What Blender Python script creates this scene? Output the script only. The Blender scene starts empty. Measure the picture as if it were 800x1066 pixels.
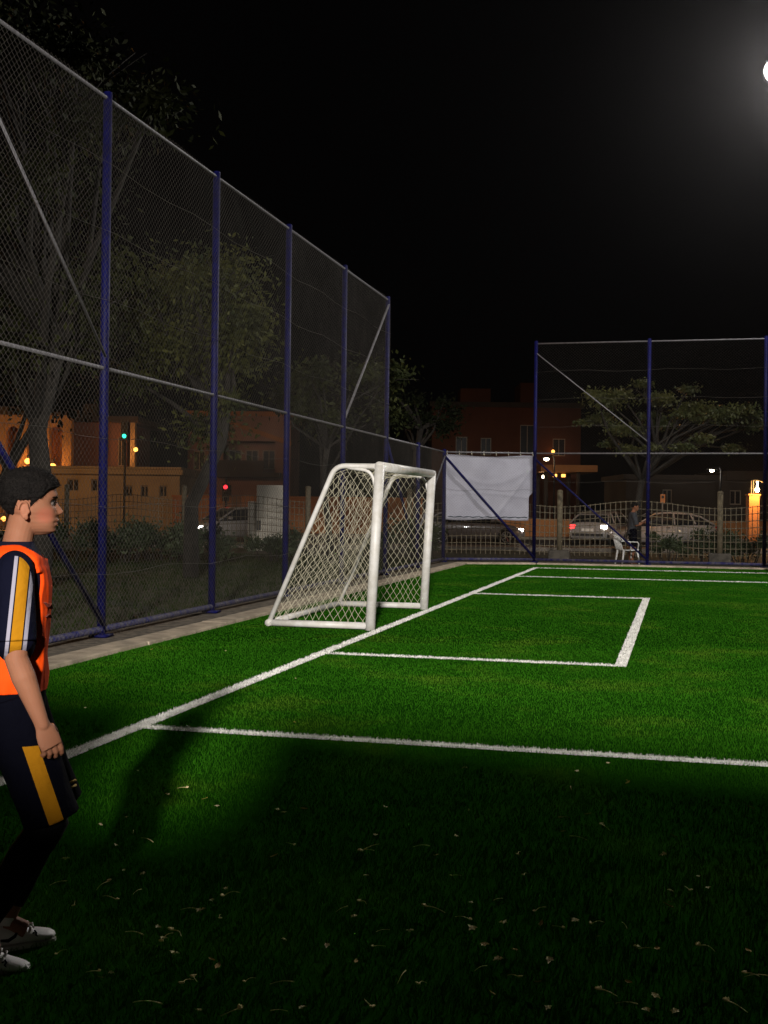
import bpy, bmesh, math, random
import numpy as np
from mathutils import Vector, Matrix, noise as mnoise
random.seed(7); rng = np.random.default_rng(7)
PI = math.pi; R = math.radians
sc = bpy.context.scene
C = sc.collection

# ------------------------------------------------------------ camera, world, light, exposure
CAM = Vector((3.5137, -13.6366, 1.5)); YAW, PIT, ROL, F, CY = 0.2445, 0.0047, 0.0116, 1236.97, 521.44
FW = Vector((-math.sin(YAW)*math.cos(PIT), math.cos(YAW)*math.cos(PIT), math.sin(PIT)))
_rt = Vector((math.cos(YAW), math.sin(YAW), 0)); _up = _rt.cross(FW)
RT = math.cos(ROL)*_rt + math.sin(ROL)*_up; UP = -math.sin(ROL)*_rt + math.cos(ROL)*_up
cam = bpy.data.cameras.new('camera'); co = bpy.data.objects.new('camera', cam); C.objects.link(co)
cam.sensor_fit = 'VERTICAL'; cam.sensor_height = 36; cam.lens = F*36/1066.0
cam.shift_y = (CY-533)/1066.0; cam.clip_start = 0.05; cam.clip_end = 1000
M = Matrix((RT, UP, -FW)).transposed().to_4x4(); M.translation = CAM; co.matrix_world = M
sc.camera = co
w = bpy.data.worlds.new('World'); sc.world = w; w.use_nodes = True
w.node_tree.nodes['Background'].inputs[0].default_value = (0.9, 0.82, 0.85, 1)
w.node_tree.nodes['Background'].inputs[1].default_value = 0.0007
sc.view_settings.view_transform = 'Standard'; sc.view_settings.look = 'None'
sc.view_settings.exposure = 0.0; sc.view_settings.gamma = 1.0; sc.view_settings.use_curve_mapping = False
sc.cycles.max_bounces = 5; sc.cycles.diffuse_bounces = 3; sc.cycles.use_denoising = True

def lamp(name, kind, loc, energy, color, aim=None, size=0.25, **kw):
    l = bpy.data.lights.new(name, kind); l.energy = energy; l.color = color; l.shadow_soft_size = size
    for k, v in kw.items(): setattr(l, k, v)
    o = bpy.data.objects.new(name, l); C.objects.link(o); o.location = loc
    if aim is not None:
        o.rotation_euler = (Vector(aim)-Vector(loc)).to_track_quat('-Z', 'Y').to_euler()
    return o
KEY_L = (8.0, -35.0, 8.6)
lamp('pitch_floodlight_beam', 'SPOT', KEY_L, 66000, (1.0, 0.93, 0.86), aim=(1.2, -1.5, 0.5), size=0.75, spot_size=R(32), spot_blend=0.8)
SODIUM = (1.0, 0.36, 0.09)
lamp('street_light_glow', 'POINT', (-30, 24, 9), 2600, (1.0, 0.45, 0.12), size=.3)

def at(px, py, d):
    return CAM + d*(FW + RT*((px-400)/F) - UP*((py-CY)/F))
def G(px, d):
    p = at(px, 527, d); return Vector((p.x, p.y, 0))
def Z(px, py, d):
    return at(px, py, d).z

# ------------------------------------------------------------ helpers
class MB:
    def __init__(s): s.v = []; s.f = []; s.mi = []; s.cur = 0
    def add(s, vs, fs):
        n = len(s.v); s.v += [tuple(v) for v in vs]
        for f in fs: s.f.append(tuple(i+n for i in f)); s.mi.append(s.cur)
    def box(s, c, d, rz=0):
        cx, cy, cz = c; a, b, h = d[0]/2, d[1]/2, d[2]/2; ca, sa = math.cos(rz), math.sin(rz)
        vs = []
        for z in (-h, h):
            for x, y in ((-a,-b),(a,-b),(a,b),(-a,b)):
                vs.append((cx+x*ca-y*sa, cy+x*sa+y*ca, cz+z))
        s.add(vs, [(3,2,1,0),(4,5,6,7),(0,1,5,4),(1,2,6,5),(2,3,7,6),(3,0,4,7)])
    def bx(s, x0, x1, y0, y1, z0, z1): s.box(((x0+x1)/2,(y0+y1)/2,(z0+z1)/2),(abs(x1-x0),abs(y1-y0),abs(z1-z0)))
    def tube(s, pts, r, n=10, cap=True, flat=None):
        pts = [Vector(p) for p in pts]; m = len(pts)
        if not hasattr(r, '__len__'): r = [r]*m
        t0 = (pts[1]-pts[0]).normalized()
        a = Vector((0,0,1)) if abs(t0.z) < .9 else Vector((1,0,0))
        if flat is not None: a = Vector(flat)
        u = t0.cross(a).normalized()
        rings = []
        for i, p in enumerate(pts):
            if i == 0: t = t0
            elif i == m-1: t = (pts[i]-pts[i-1]).normalized()
            else: t = ((pts[i]-pts[i-1]).normalized()+(pts[i+1]-pts[i]).normalized()).normalized()
            u = (u - t*u.dot(t)).normalized(); v = t.cross(u)
            ri = r[i]; ra, rb = ri if hasattr(ri, '__len__') else (ri, ri)
            rings.append([p+u*(ra*math.cos(2*PI*k/n))+v*(rb*math.sin(2*PI*k/n)) for k in range(n)])
        vs = [q for rg in rings for q in rg]; fs = []
        for i in range(m-1):
            for k in range(n):
                fs.append((i*n+k, i*n+(k+1)%n, (i+1)*n+(k+1)%n, (i+1)*n+k))
        if cap:
            fs.append(tuple(range(n))[::-1]); fs.append(tuple((m-1)*n+k for k in range(n)))
        s.add(vs, fs)
    def ball(s, c, r, nu=16, nv=10):
        rx, ry, rz = r if hasattr(r, '__len__') else (r, r, r); vs = [(c[0],c[1],c[2]-rz)]; fs = []
        for j in range(1, nv):
            a = -PI/2+PI*j/nv
            for k in range(nu):
                b = 2*PI*k/nu; vs.append((c[0]+rx*math.cos(a)*math.cos(b), c[1]+ry*math.cos(a)*math.sin(b), c[2]+rz*math.sin(a)))
        vs.append((c[0],c[1],c[2]+rz)); L = len(vs)-1
        for k in range(nu):
            fs.append((0, 1+(k+1)%nu, 1+k)); fs.append((L, 1+(nv-2)*nu+k, 1+(nv-2)*nu+(k+1)%nu))
        for j in range(nv-2):
            for k in range(nu):
                fs.append((1+j*nu+k, 1+j*nu+(k+1)%nu, 1+(j+1)*nu+(k+1)%nu, 1+(j+1)*nu+k))
        s.add(vs, fs)
    def cone(s, p0, p1, r0, r1, n=14): s.tube([p0, p1], [r0, r1], n)
    def prism(s, poly, y0, y1):          # poly in (x,z), extruded along y
        n = len(poly); vs = [(x,y0,z) for x,z in poly]+[(x,y1,z) for x,z in poly]
        s.add(vs, [tuple(range(n)), tuple(range(2*n-1, n-1, -1))]+[(i, i+n, (i+1)%n+n, (i+1)%n) for i in range(n)])
    def loft(s, rings, cap=True):
        n = len(rings[0]); vs = [q for r in rings for q in r]; fs = []
        for i in range(len(rings)-1):
            for k in range(n): fs.append((i*n+k, i*n+(k+1)%n, (i+1)*n+(k+1)%n, (i+1)*n+k))
        if cap: fs += [tuple(range(n))[::-1], tuple((len(rings)-1)*n+k for k in range(n))]
        s.add(vs, fs)
    def build(s, name, mat, parent=None, smooth=False, bevel=0):
        me = bpy.data.meshes.new(name); me.from_pydata(s.v, [], s.f); me.update()
        return finish(name, me, mat, parent, smooth, bevel, s.mi if any(s.mi) else None)
def finish(name, me, mat, parent=None, smooth=False, bevel=0, mi=None):
    for m in (mat if isinstance(mat, (list, tuple)) else [mat]): me.materials.append(m)
    if mi: me.polygons.foreach_set('material_index', mi)
    bm = bmesh.new(); bm.from_mesh(me); bmesh.ops.recalc_face_normals(bm, faces=bm.faces); bm.to_mesh(me); bm.free()
    if smooth: me.polygons.foreach_set('use_smooth', [True]*len(me.polygons))
    o = bpy.data.objects.new(name, me); C.objects.link(o)
    if parent: o.parent = parent
    if bevel:
        b = o.modifiers.new('bevel', 'BEVEL'); b.width = bevel; b.segments = 2; b.limit_method = 'ANGLE'
    return o
def np_mesh(name, V, Fq, mat, parent=None, k=4):
    V = np.asarray(V, np.float32); Fq = np.asarray(Fq, np.int32); me = bpy.data.meshes.new(name)
    me.vertices.add(len(V)); me.vertices.foreach_set('co', V.ravel())
    me.loops.add(Fq.size); me.loops.foreach_set('vertex_index', Fq.ravel())
    me.polygons.add(len(Fq)); me.polygons.foreach_set('loop_start', np.arange(0, Fq.size, k, dtype=np.int32))
    me.update(calc_edges=True); me.validate()
    me.materials.append(mat); o = bpy.data.objects.new(name, me); C.objects.link(o)
    if parent: o.parent = parent
    return o
def tag(o, label, cat, group=None):
    o['label'] = label; o['category'] = cat
    if group: o['group'] = group
    return o
def thing(name, label, cat, loc=(0,0,0), rz=0, group=None):
    o = bpy.data.objects.new(name, None); C.objects.link(o); o.location = loc; o.rotation_euler = (0,0,rz)
    o.empty_display_size = .2
    return tag(o, label, cat, group)
def struct(o): o['kind'] = 'structure'; return o
def stuff(o): o['kind'] = 'stuff'; return o
def copy_thing(root, loc, rz, label, group=None):
    r = root.copy(); C.objects.link(r); r.location = loc; r.rotation_euler = (0,0,rz); r['label'] = label
    if group: r['group'] = group
    for ch in list(root.children):
        c = ch.copy(); C.objects.link(c); c.parent = r
        for g in list(ch.children):
            d = g.copy(); C.objects.link(d); d.parent = c
    return r
def remesh(mb, name, mat, parent, voxel, smooth=3, fac=.5):
    me = bpy.data.meshes.new('tmp'); me.from_pydata(mb.v, [], mb.f); me.update()
    bm = bmesh.new(); bm.from_mesh(me); bmesh.ops.recalc_face_normals(bm, faces=bm.faces); bm.to_mesh(me); bm.free()
    o = bpy.data.objects.new('tmp', me); C.objects.link(o)
    m = o.modifiers.new('r', 'REMESH'); m.mode = 'VOXEL'; m.voxel_size = voxel
    if smooth: s = o.modifiers.new('s', 'SMOOTH'); s.iterations = smooth; s.factor = fac
    dg = bpy.context.evaluated_depsgraph_get(); me2 = bpy.data.meshes.new_from_object(o.evaluated_get(dg))
    bpy.data.objects.remove(o); me2.name = name; me2.materials.clear()
    return finish(name, me2, mat, parent, True)

# ------------------------------------------------------------ materials
def mat(name, col, rough=.6, metal=0, var=0.0, vscale=8, bump=0, bscale=40, emit=None, estr=0, spec=None, col2=None, coat=0):
    m = bpy.data.materials.new(name); m.use_nodes = True; nt = m.node_tree; b = nt.nodes['Principled BSDF']
    b.inputs['Base Color'].default_value = (*col, 1); b.inputs['Roughness'].default_value = rough; b.inputs['Metallic'].default_value = metal
    if spec is not None: b.inputs['Specular IOR Level'].default_value = spec
    if coat: b.inputs['Coat Weight'].default_value = coat
    tc = nt.nodes.new('ShaderNodeTexCoord')
    if var or col2:
        n = nt.nodes.new('ShaderNodeTexNoise'); n.inputs['Scale'].default_value = vscale; n.inputs['Detail'].default_value = 6
        r = nt.nodes.new('ShaderNodeValToRGB'); r.color_ramp.elements[0].position = .35; r.color_ramp.elements[1].position = .65
        c2 = col2 if col2 else tuple(min(1, c*(1+var)) for c in col); c1 = col if col2 else tuple(c*(1-var) for c in col)
        r.color_ramp.elements[0].color = (*c1, 1); r.color_ramp.elements[1].color = (*c2, 1)
        nt.links.new(tc.outputs['Object'], n.inputs['Vector']); nt.links.new(n.outputs['Fac'], r.inputs['Fac']); nt.links.new(r.outputs['Color'], b.inputs['Base Color'])
    if bump:
        n2 = nt.nodes.new('ShaderNodeTexNoise'); n2.inputs['Scale'].default_value = bscale; n2.inputs['Detail'].default_value = 5
        bp = nt.nodes.new('ShaderNodeBump'); bp.inputs['Strength'].default_value = bump; bp.inputs['Distance'].default_value = .02
        nt.links.new(tc.outputs['Object'], n2.inputs['Vector']); nt.links.new(n2.outputs['Fac'], bp.inputs['Height']); nt.links.new(bp.outputs['Normal'], b.inputs['Normal'])
    if emit:
        b.inputs['Emission Color'].default_value = (*emit, 1); b.inputs['Emission Strength'].default_value = estr
    return m
def turf_mat(name, a, b_, c, scale):
    m = bpy.data.materials.new(name); m.use_nodes = True; nt = m.node_tree; b = nt.nodes['Principled BSDF']
    g = nt.nodes.new('ShaderNodeNewGeometry')
    n = nt.nodes.new('ShaderNodeTexNoise'); n.inputs['Scale'].default_value = scale; n.inputs['Detail'].default_value = 7; n.inputs['Roughness'].default_value = .65
    r = nt.nodes.new('ShaderNodeValToRGB'); e = r.color_ramp.elements
    e[0].position = .3; e[0].color = (*a, 1); e[1].position = .72; e[1].color = (*c, 1); k = e.new(.52); k.color = (*b_, 1)
    n2 = nt.nodes.new('ShaderNodeTexNoise'); n2.inputs['Scale'].default_value = 55
    mx = nt.nodes.new('ShaderNodeMix'); mx.data_type = 'RGBA'; mx.blend_type = 'MULTIPLY'; mx.inputs[0].default_value = .55
    r2 = nt.nodes.new('ShaderNodeValToRGB'); r2.color_ramp.elements[0].color = (.55,.55,.55,1); r2.color_ramp.elements[0].position = .35; r2.color_ramp.elements[1].position = .65
    nt.links.new(g.outputs['Position'], n.inputs['Vector']); nt.links.new(g.outputs['Position'], n2.inputs['Vector'])
    nt.links.new(n.outputs['Fac'], r.inputs['Fac']); nt.links.new(n2.outputs['Fac'], r2.inputs['Fac'])
    nt.links.new(r.outputs['Color'], mx.inputs[6]); nt.links.new(r2.outputs['Color'], mx.inputs[7]); nt.links.new(mx.outputs[2], b.inputs['Base Color'])
    b.inputs['Roughness'].default_value = .8; b.inputs['Specular IOR Level'].default_value = 0
    return m
M_blade = turf_mat('turf_fibre', (.022,.118,.005), (.034,.160,.007), (.105,.215,.016), .75)
M_base = turf_mat('turf_infill', (.008,.052,.003), (.013,.072,.004), (.032,.100,.007), .75)
M_lineb = mat('white_turf_fibre', (.74,.74,.70), .6, var=.18, vscale=9)
M_linebase = mat('white_turf_base', (.5,.5,.46), .8, var=.3, vscale=30)
M_lawn = mat('lawn_earth', (.016,.020,.008), .95, col2=(.032,.034,.014), vscale=1.1, bump=.6, bscale=12)
M_lawnb = turf_mat('lawn_grass_blade', (.016,.027,.007), (.022,.036,.008), (.04,.046,.014), .7)
M_conc = mat('concrete', (.42,.35,.26), .9, var=.25, vscale=5, bump=.4, bscale=60)
M_asph = mat('asphalt', (.05,.05,.05), .9, var=.2, vscale=3, bump=.3, bscale=80)
M_pave = mat('paving', (.22,.19,.16), .9, var=.15, vscale=4)
M_blue = mat('blue_paint', (.0015,.0022,.055), .6, spec=.2, var=.3, vscale=14, bump=.1, bscale=30)
M_bluew = mat('worn_blue_paint', (.006,.008,.10), .7, col2=(.09,.085,.11), vscale=11, bump=.3, bscale=30)
M_galv = mat('galvanised_pipe', (.19,.185,.20), .6, .1, var=.2, vscale=12)
M_wire = mat('galvanised_wire', (.074,.067,.059), .6, .1, spec=.2, var=.2, vscale=3)
M_white = mat('white_painted_steel', (.78,.77,.75), .45, col2=(.64,.62,.57), vscale=9, bump=.15, bscale=30)
M_net = mat('net_cord', (.66,.62,.46), .8)
M_bark = mat('bark', (.020,.017,.013), .95, var=.35, vscale=9, bump=.8, bscale=25)

# ------------------------------------------------------------ setting: ground, pitch, kerb, road
FX = -2.71; FP = [-10.9,-7.8,-4.7,-1.59,1.61,4.72,8.04,11.45]; LC = 18.0; BY = 18.88
b = MB(); b.bx(-260,260,-60,420,-.6,-.03); struct(b.build('ground', M_lawn))
b = MB(); b.add([(-1.95,-24,.0),(26,-24,0),(26,18.16,0),(-.3,18.10,0),(-.6,18.02,0),(-1.95,17.35,0)],[(0,1,2,3,4,5)])
b.add([(-1.95,-24,-.05),(26,-24,-.05),(26,18.16,-.05),(-.3,18.10,-.05),(-.6,18.02,-.05),(-1.95,17.35,-.05)],[(5,4,3,2,1,0)])
struct(b.build('pitch', M_base))
b = MB()
for y0, y1 in [(-24+i*2.2, -24+(i+1)*2.2-.012) for i in range(19)]:
    b.bx(-2.27, -1.95+random.uniform(-.012,.012), y0, y1, -.1, .045+random.uniform(-.006,.006))
ang = math.atan2(BY-LC, -.36-FX)
b.box((-1.2,17.84,-.026),(2.0,.34,.14),ang)
o = MB(); o.add([(-3.1,-24,.012),(-2.27,-24,.012),(-2.27,17.6,.012),(-.3,18.4,.012),(22,18.4,.012),(22,19.3,.012),(-.5,19.3,.012),(-3.1,18.3,.012)],[(0,1,2,7),(2,3,6,7),(3,4,5,6)]); struct(o.build('verge', mat('sandy_dirt', (.055,.045,.032), .95, col2=(.17,.14,.10), vscale=9, bump=.8, bscale=45)))
for i in range(9): b.box((-.2+i*2.2+1.1,18.28,-.032),(2.19,.30,.14+random.uniform(-.01,.01)))
struct(b.build('kerb', M_conc, bevel=.012))

# ------------------------------------------------------------ line markings and artificial grass
LINES = []   # name, x0,x1,y0,y1
LINES.append(('goal_line', -.055, .055, -12.6, 16.26))
LINES.append(('penalty_area_line', .055, 22, -6.34, -6.23))
LINES.append(('goal_area_line', .055, 3.03, -2.12, -2.01))
LINES.append(('goal_area_line', 2.92, 3.03, -2.01, 6.75))
LINES.append(('goal_area_line', .055, 3.03, 6.75, 6.86))
LINES.append(('penalty_area_line', .055, 22, 12.29, 12.39))
LINES.append(('side_line', .055, 22, 16.15, 16.26))
def blades(x, y, h, wd, lean):
    n = len(x); th = rng.uniform(0, 2*PI, n); ph = rng.uniform(0, 2*PI, n)
    hh = h*rng.uniform(.55, 1.15, n); ww = wd*rng.uniform(.7,1.2,n)/2; ln = hh*lean*rng.uniform(.2,1.5,n)
    dx, dy = np.cos(th)*ww, np.sin(th)*ww; lx, ly = np.cos(ph)*ln, np.sin(ph)*ln
    V = np.zeros((n,5,3)); z0 = -.002
    V[:,0] = np.stack([x-dx,y-dy,np.full(n,z0)],1); V[:,1] = np.stack([x+dx,y+dy,np.full(n,z0)],1)
    V[:,2] = np.stack([x+dx*.85+lx*.35,y+dy*.85+ly*.35,hh*.6],1); V[:,3] = np.stack([x-dx*.85+lx*.35,y-dy*.85+ly*.35,hh*.6],1)
    V[:,4] = np.stack([x+lx,y+ly,hh*.95],1)
    base = (np.arange(n)*5)[:,None]
    T = np.concatenate([base+np.array([[0,1,2]]), base+np.array([[0,2,3]]), base+np.array([[3,2,4]])], 0)
    return V.reshape(-1,3), T
def inlines(x, y):
    k = np.zeros(len(x), bool)
    for _, x0, x1, y0, y1 in LINES:
        jit = .006*np.sin(x*41+y*37)
        k |= (x > x0-.004+jit) & (x < x1+.004+jit) & (y > y0-.004+jit) & (y < y1+.004+jit)
    return k
def visible(x, y, side=1.5):
    d = (x-CAM.x)*FW.x+(y-CAM.y)*FW.y; l = (x-CAM.x)*_rt.x+(y-CAM.y)*_rt.y
    return (d > 2.0) & (np.abs(l) < d*(400/F)+side), d
VS, TS, off = [], [], 0
for d0, d1, dens, h, wd in ((2.,5.2,6500,.026,.0025),(5.2,8.,5200,.023,.0026),(8.,13.,3600,.019,.0031),(13.,21.,1900,.016,.0042),(21.,45.,800,.015,.007)):
    N = int(dens*29*33); x = rng.uniform(-2.5,26,N) if dens < 1500 else rng.uniform(-2.5,10,int(dens*12.5*33))
    y = rng.uniform(-14,18.7,len(x)); v, d = visible(x, y)
    k = v & (d >= d0) & (d < d1) & ~inlines(x,y) & (x > -1.94) & (y < 18.14) & ~((y > 17.3+(x+1.95)*.5) & (x < -.2))
    V, T = blades(x[k], y[k], h, wd, .75); VS.append(V); TS.append(T+off); off += len(V)
stuff(np_mesh('turf_grass', np.concatenate(VS), np.concatenate(TS), M_blade, k=3))
for nm, x0, x1, y0, y1 in LINES:
    o = MB(); o.add([(x0,y0,.004),(x1,y0,.004),(x1,y1,.004),(x0,y1,.004)], [(0,1,2,3)])
    A = (x1-x0)*(y1-y0); n = int(A*9000); x = rng.uniform(x0,x1,n); y = rng.uniform(y0,y1,n); v, d = visible(x,y)
    keep = v & (rng.random(n) < np.clip(1.5*(6/np.maximum(d,3))**1.2, .12, 1))
    x, y, d = x[keep], y[keep], d[keep]
    V, T = blades(x, y, .022, np.clip(.003*d/6, .003, .012), .6)
    V = np.concatenate([np.array(o.v), V]); T = np.concatenate([np.array([[0,1,2],[0,2,3]]), T+4])
    struct(np_mesh(nm, V, T, M_lineb, k=3))
# sparse lawn outside the left fence
n = 60000; x = rng.uniform(-16,-2.95,n); y = rng.uniform(-6,21,n); v, d = visible(x,y,.5); k = v
V, T = blades(x[k], y[k], .07, .011, .7); V[:,2] -= .03
stuff(np_mesh('lawn_grass', V, T, M_lawnb, k=3))

# ------------------------------------------------------------ chain-link fences
def chain_link(p0, p1, z0, z1, parent, A=.021, q=.038, r=.0015, seed=0):
    p0 = np.array(p0[:2]); p1 = np.array(p1[:2]); L = np.linalg.norm(p1-p0); u = (p1-p0)/L; nrm = np.array([u[1],-u[0]])
    ns = int(L/(2*A)); nz = int((z1-z0)/q)+1
    k = np.arange(ns)[:,None]; j = np.arange(nz)[None,:]
    s = (k+.5)*2*A + A*np.where((j+k)%2 == 0, 1, -1); z = np.minimum(z0+j*q, z1)+0*s
    ph = seed*1.7
    s = s + .016*np.sin(z*2.1+s*.9+ph)*np.sin(s*1.3+ph) ; s = np.clip(s, 0, L)
    z = z + .012*np.sin(s*2.3+ph)+.006*np.sin(s*7.1+z*3)
    o = .018*np.sin(s*1.9+z*1.1+ph)*np.sin(z*1.6+ph)+.003*np.where((j+k)%2 == 0, 1, -1)
    P = np.stack([p0[0]+u[0]*s+nrm[0]*o, p0[1]+u[1]*s+nrm[1]*o, z], 2)
    ring = []
    for a in range(3):
        t = 2*PI*a/3; ring.append(P+np.array([nrm[0]*math.cos(t)*r+u[0]*math.sin(t)*r, nrm[1]*math.cos(t)*r+u[1]*math.sin(t)*r, 0]))
    V = np.stack(ring, 2).reshape(-1,3)
    I = (np.arange(ns)[:,None]*nz+np.arange(nz-1)[None,:]).reshape(-1)*3; Fs = []
    for a in range(3):
        c = (a+1)%3; Fs.append(np.stack([I+a, I+c, I+3+c, I+3+a], 1))
    return np_mesh('wire_mesh', V, np.concatenate(Fs), M_wire, parent)
def fence(name, label, posts, h, mid, braces=(), off=.07, seed=0, pr=.05, midmat=None, start=True):
    t = thing(name, label, 'fence', (posts[0][0], posts[0][1], 0))
    o3 = Vector(t.location); P = [Vector((p[0],p[1],0))-o3 for p in posts]
    u = (P[-1]-P[0]).normalized(); n = Vector((u.y,-u.x,0))
    for i, p in enumerate(P):
        if i == 0 and not start: continue
        b = MB(); b.tube([p-Vector((0,0,.05)), p+Vector((0,0,h+.06))], pr, 14); b.box((p.x,p.y,.035),(.2,.2,.03),math.atan2(u.y,u.x))
        b.ball((p.x,p.y,h+.06),(pr,pr,.02)); b.build('post', M_blue, t, True)
        for zc in ([.12, mid, h-.02] if mid else [.12, h-.02]):
            pass
    def rail(nm, z, r, m):
        b = MB(); b.tube([P[0]+n*.0+Vector((0,0,z)), P[-1]+Vector((0,0,z))], r, 10); b.build(nm, m, t, True)
    rail('top_rail', h, .020, M_galv)
    if mid: rail('middle_rail', mid, .021, midmat or M_galv)
    rail('bottom_rail', .10, .038, M_bluew)
    for (i0, za, i1, zb, m, r) in braces:
        b = MB(); b.tube([P[i0]+Vector((0,0,za))+n*.025, P[i1]+Vector((0,0,zb))+n*.025], r, 10); b.build('brace', m, t, True)
    a, c = P[0]+n*off, P[-1]+n*off
    chain_link(a, c, .06, h, t, seed=seed)
    b = MB()                                  # tension wires that carry the mesh
    for z in ([.75,1.5,2.25,3.75,4.5,5.25] if h > 4 else [1.0,2.0]):
        pts = []
        m = max(8, int((c-a).length/.7))
        for i in range(m+1):
            s = i/m; pts.append(a.lerp(c, s)+n*.004+Vector((0,0,z+.03*math.sin(i*1.7+z)-.02)))
        b.tube(pts, .0026, 4)
    b.build('tension_wire', M_wire, t)
    return t
lp = [(FX,y) for y in FP]
fence('chain_link_fence', 'tall blue-posted chain-link fence with a pale middle rail, left of the goal', lp, 6.0, 3.0,
      braces=[(2,5.9,3,3.1,M_galv,.015),(2,2.9,3,.15,M_blue,.032),(7,5.9,6,3.15,M_galv,.024)], seed=1)
fence('chain_link_fence', 'low chain-link fence section behind the goal, between the tall left fence and the corner post', [(FX,11.45),(FX,14.7),(FX,LC)], 3.0, None,
      braces=[(0,2.9,1,.15,M_blue,.032),(2,2.9,1,.9,M_galv,.024)], seed=2, start=False)
fence('chain_link_fence', 'low chain-link fence section at the far corner that carries the white sheet', [(FX,LC),(-.36,BY)], 3.0, None,
      braces=[(0,2.9,1,.15,M_blue,.034)], seed=3, start=False)
fence('chain_link_fence', 'tall chain-link fence across the far end, with dark posts and the chair at its foot', [(-.36,BY),(2.67,BY),(5.65,BY),(8.65,BY),(11.65,BY),(14.65,BY)], 6.0, 3.0,
      braces=[(0,5.75,1,3.3,M_galv,.015),(0,2.85,1,.15,M_blue,.026)], seed=4, start=True)

# ------------------------------------------------------------ white sheet on the fence
u = Vector((-.36-FX, BY-LC, 0)); Lb = u.length; u.normalize(); nb = Vector((u.y,-u.x,0))
t = thing('sheet', 'plain white sheet tied to the low fence behind a diagonal brace', 'banner', (FX,LC,0))
V, Fs = [], []; nx, nz = 56, 44
for j in range(nz+1):
    for i in range(nx+1):
        s = .06+(Lb-.10)*i/nx; z = 1.17+(2.94-1.17)*j/nz
        a, c = i/nx, j/nz
        if a > .93 and c < .42: s -= (a-.93)/.07*.10*min(1,(.42-c)/.05)
        z += -.05*math.sin(PI*a)**2*c - .02*math.sin(a*9) * (1-c)
        d = .012*math.sin(5*a+7*c)+.010*math.sin(13*a-6*c+1)+.012*mnoise.noise((a*6,c*5,2))
        d += .02*math.exp(-((a-c*.55-.55)/.02)**2)*(c < .9) - .018*math.exp(-((a+.8*c-.62)/.05)**2) + .012*math.exp(-((c-.38-.04*math.sin(a*4))/.02)**2)
        d += .015*math.exp(-((c-.82+.25*math.sin(PI*a))/.04)**2)
        p = u*s+nb*(-.085+.9*d)+Vector((0,0,z)); V.append(p)
for j in range(nz):
    for i in range(nx): k = j*(nx+1)+i; Fs.append((k,k+1,k+nx+2,k+nx+1))
b = MB(); b.add(V, Fs); o = b.build('fabric', mat('white_tarpaulin', (.35,.35,.42), .55, var=.06, vscale=3), t, True)
sm = o.modifiers.new('thick', 'SOLIDIFY'); sm.thickness = .004
b = MB(); hp = []
for i in range(27):
    s = .12+(Lb-.3)*i/26; hp.append(u*s+nb*-.040+Vector((0,0,1.245+.012*math.sin(i*2.1)))) 
b.tube(hp, [.006+.010*abs(math.sin(i*1.3)) for i in range(27)], 6)
for i in ():
    b.tube([u*s+nb*.045+Vector((0,0,1.245+.01*math.sin(i*2.1))), u*(s+random.uniform(.03,.075))+nb*.045+Vector((0,0,1.245+.01*math.sin(i*2.1+.7)))], .014, 6)
b.build('hem_print', mat('dark_print', (.03,.05,.06), .8), t)
b = MB()
for i in range(8):
    b = MB(); s = .08+(Lb-.14)*i/7; b.tube([u*s+nb*.03+Vector((0,0,2.92)), u*s+nb*-.02+Vector((0,0,3.03)), u*s-nb*.03+Vector((0,0,2.96))], .006, 5); b.build('tie', M_net, t)

# ------------------------------------------------------------ goal
GY0, GW = .28, 3.1
t = thing('football_goal', 'white tubular steel goal with a cream net, standing on the goal line', 'goal', (-.115, GY0, 0))
def arc(pts, r, n=6):
    out = [Vector(pts[0])]
    for a, p, c in zip(pts, pts[1:], pts[2:]):
        a, p, c = Vector(a), Vector(p), Vector(c); i = p+(a-p).normalized()*r; o = p+(c-p).normalized()*r
        for k in range(n+1):
            q = k/n; out.append((1-q)**2*i+2*q*(1-q)*p+q*q*o)
    out.append(Vector(pts[-1])); return out
BD, TD, LN = -1.29, -.46, .10
for y in (0, GW):
    b = MB(); b.tube([(0,y,0.0),(LN,y,2.0)], .061, 18); b.ball((LN,y,2.0),(.061,.061,.04)); b.build('goal_post', M_white, t, True)
    b = MB(); b.tube(arc([(LN-.02,y,1.985),(TD,y,1.99),(BD,y,.05)], .13), .032, 12); b.build('side_stay', M_white, t, True)
    b = MB(); b.tube(arc([(-.30,y,1.965),(LN-.10,y,1.93),(LN-.055,y,1.72)], .12), .020, 10); b.build('corner_bracket', M_white, t, True)
    b = MB(); b.tube([(-.03,y,.05),(BD+.02,y,.05)], .042, 12); b.build('side_base_bar', M_white, t, True)
b = MB(); b.tube([(LN,-.04,1.985),(LN,GW+.04,1.985)], .056, 18); b.build('crossbar', M_white, t, True)
b = MB(); b.tube([(BD,-.04,.05),(BD,GW+.04,.05)], .042, 12); b.build('back_base_bar', M_white, t, True)
b = MB()
sp = .112
prof = arc([(LN-.02,0,1.95),(TD,0,1.95),(BD,0,.08)], .13, 8); cum = [0]
for a, c in zip(prof, prof[1:]): cum.append(cum[-1]+(c-a).length)
LT = cum[-1]
def pr_at(v):
    v = max(0, min(LT, v))
    for i in range(len(prof)-1):
        if v <= cum[i+1]: return prof[i].lerp(prof[i+1], (v-cum[i])/max(1e-6, cum[i+1]-cum[i]))
    return prof[-1]
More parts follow.
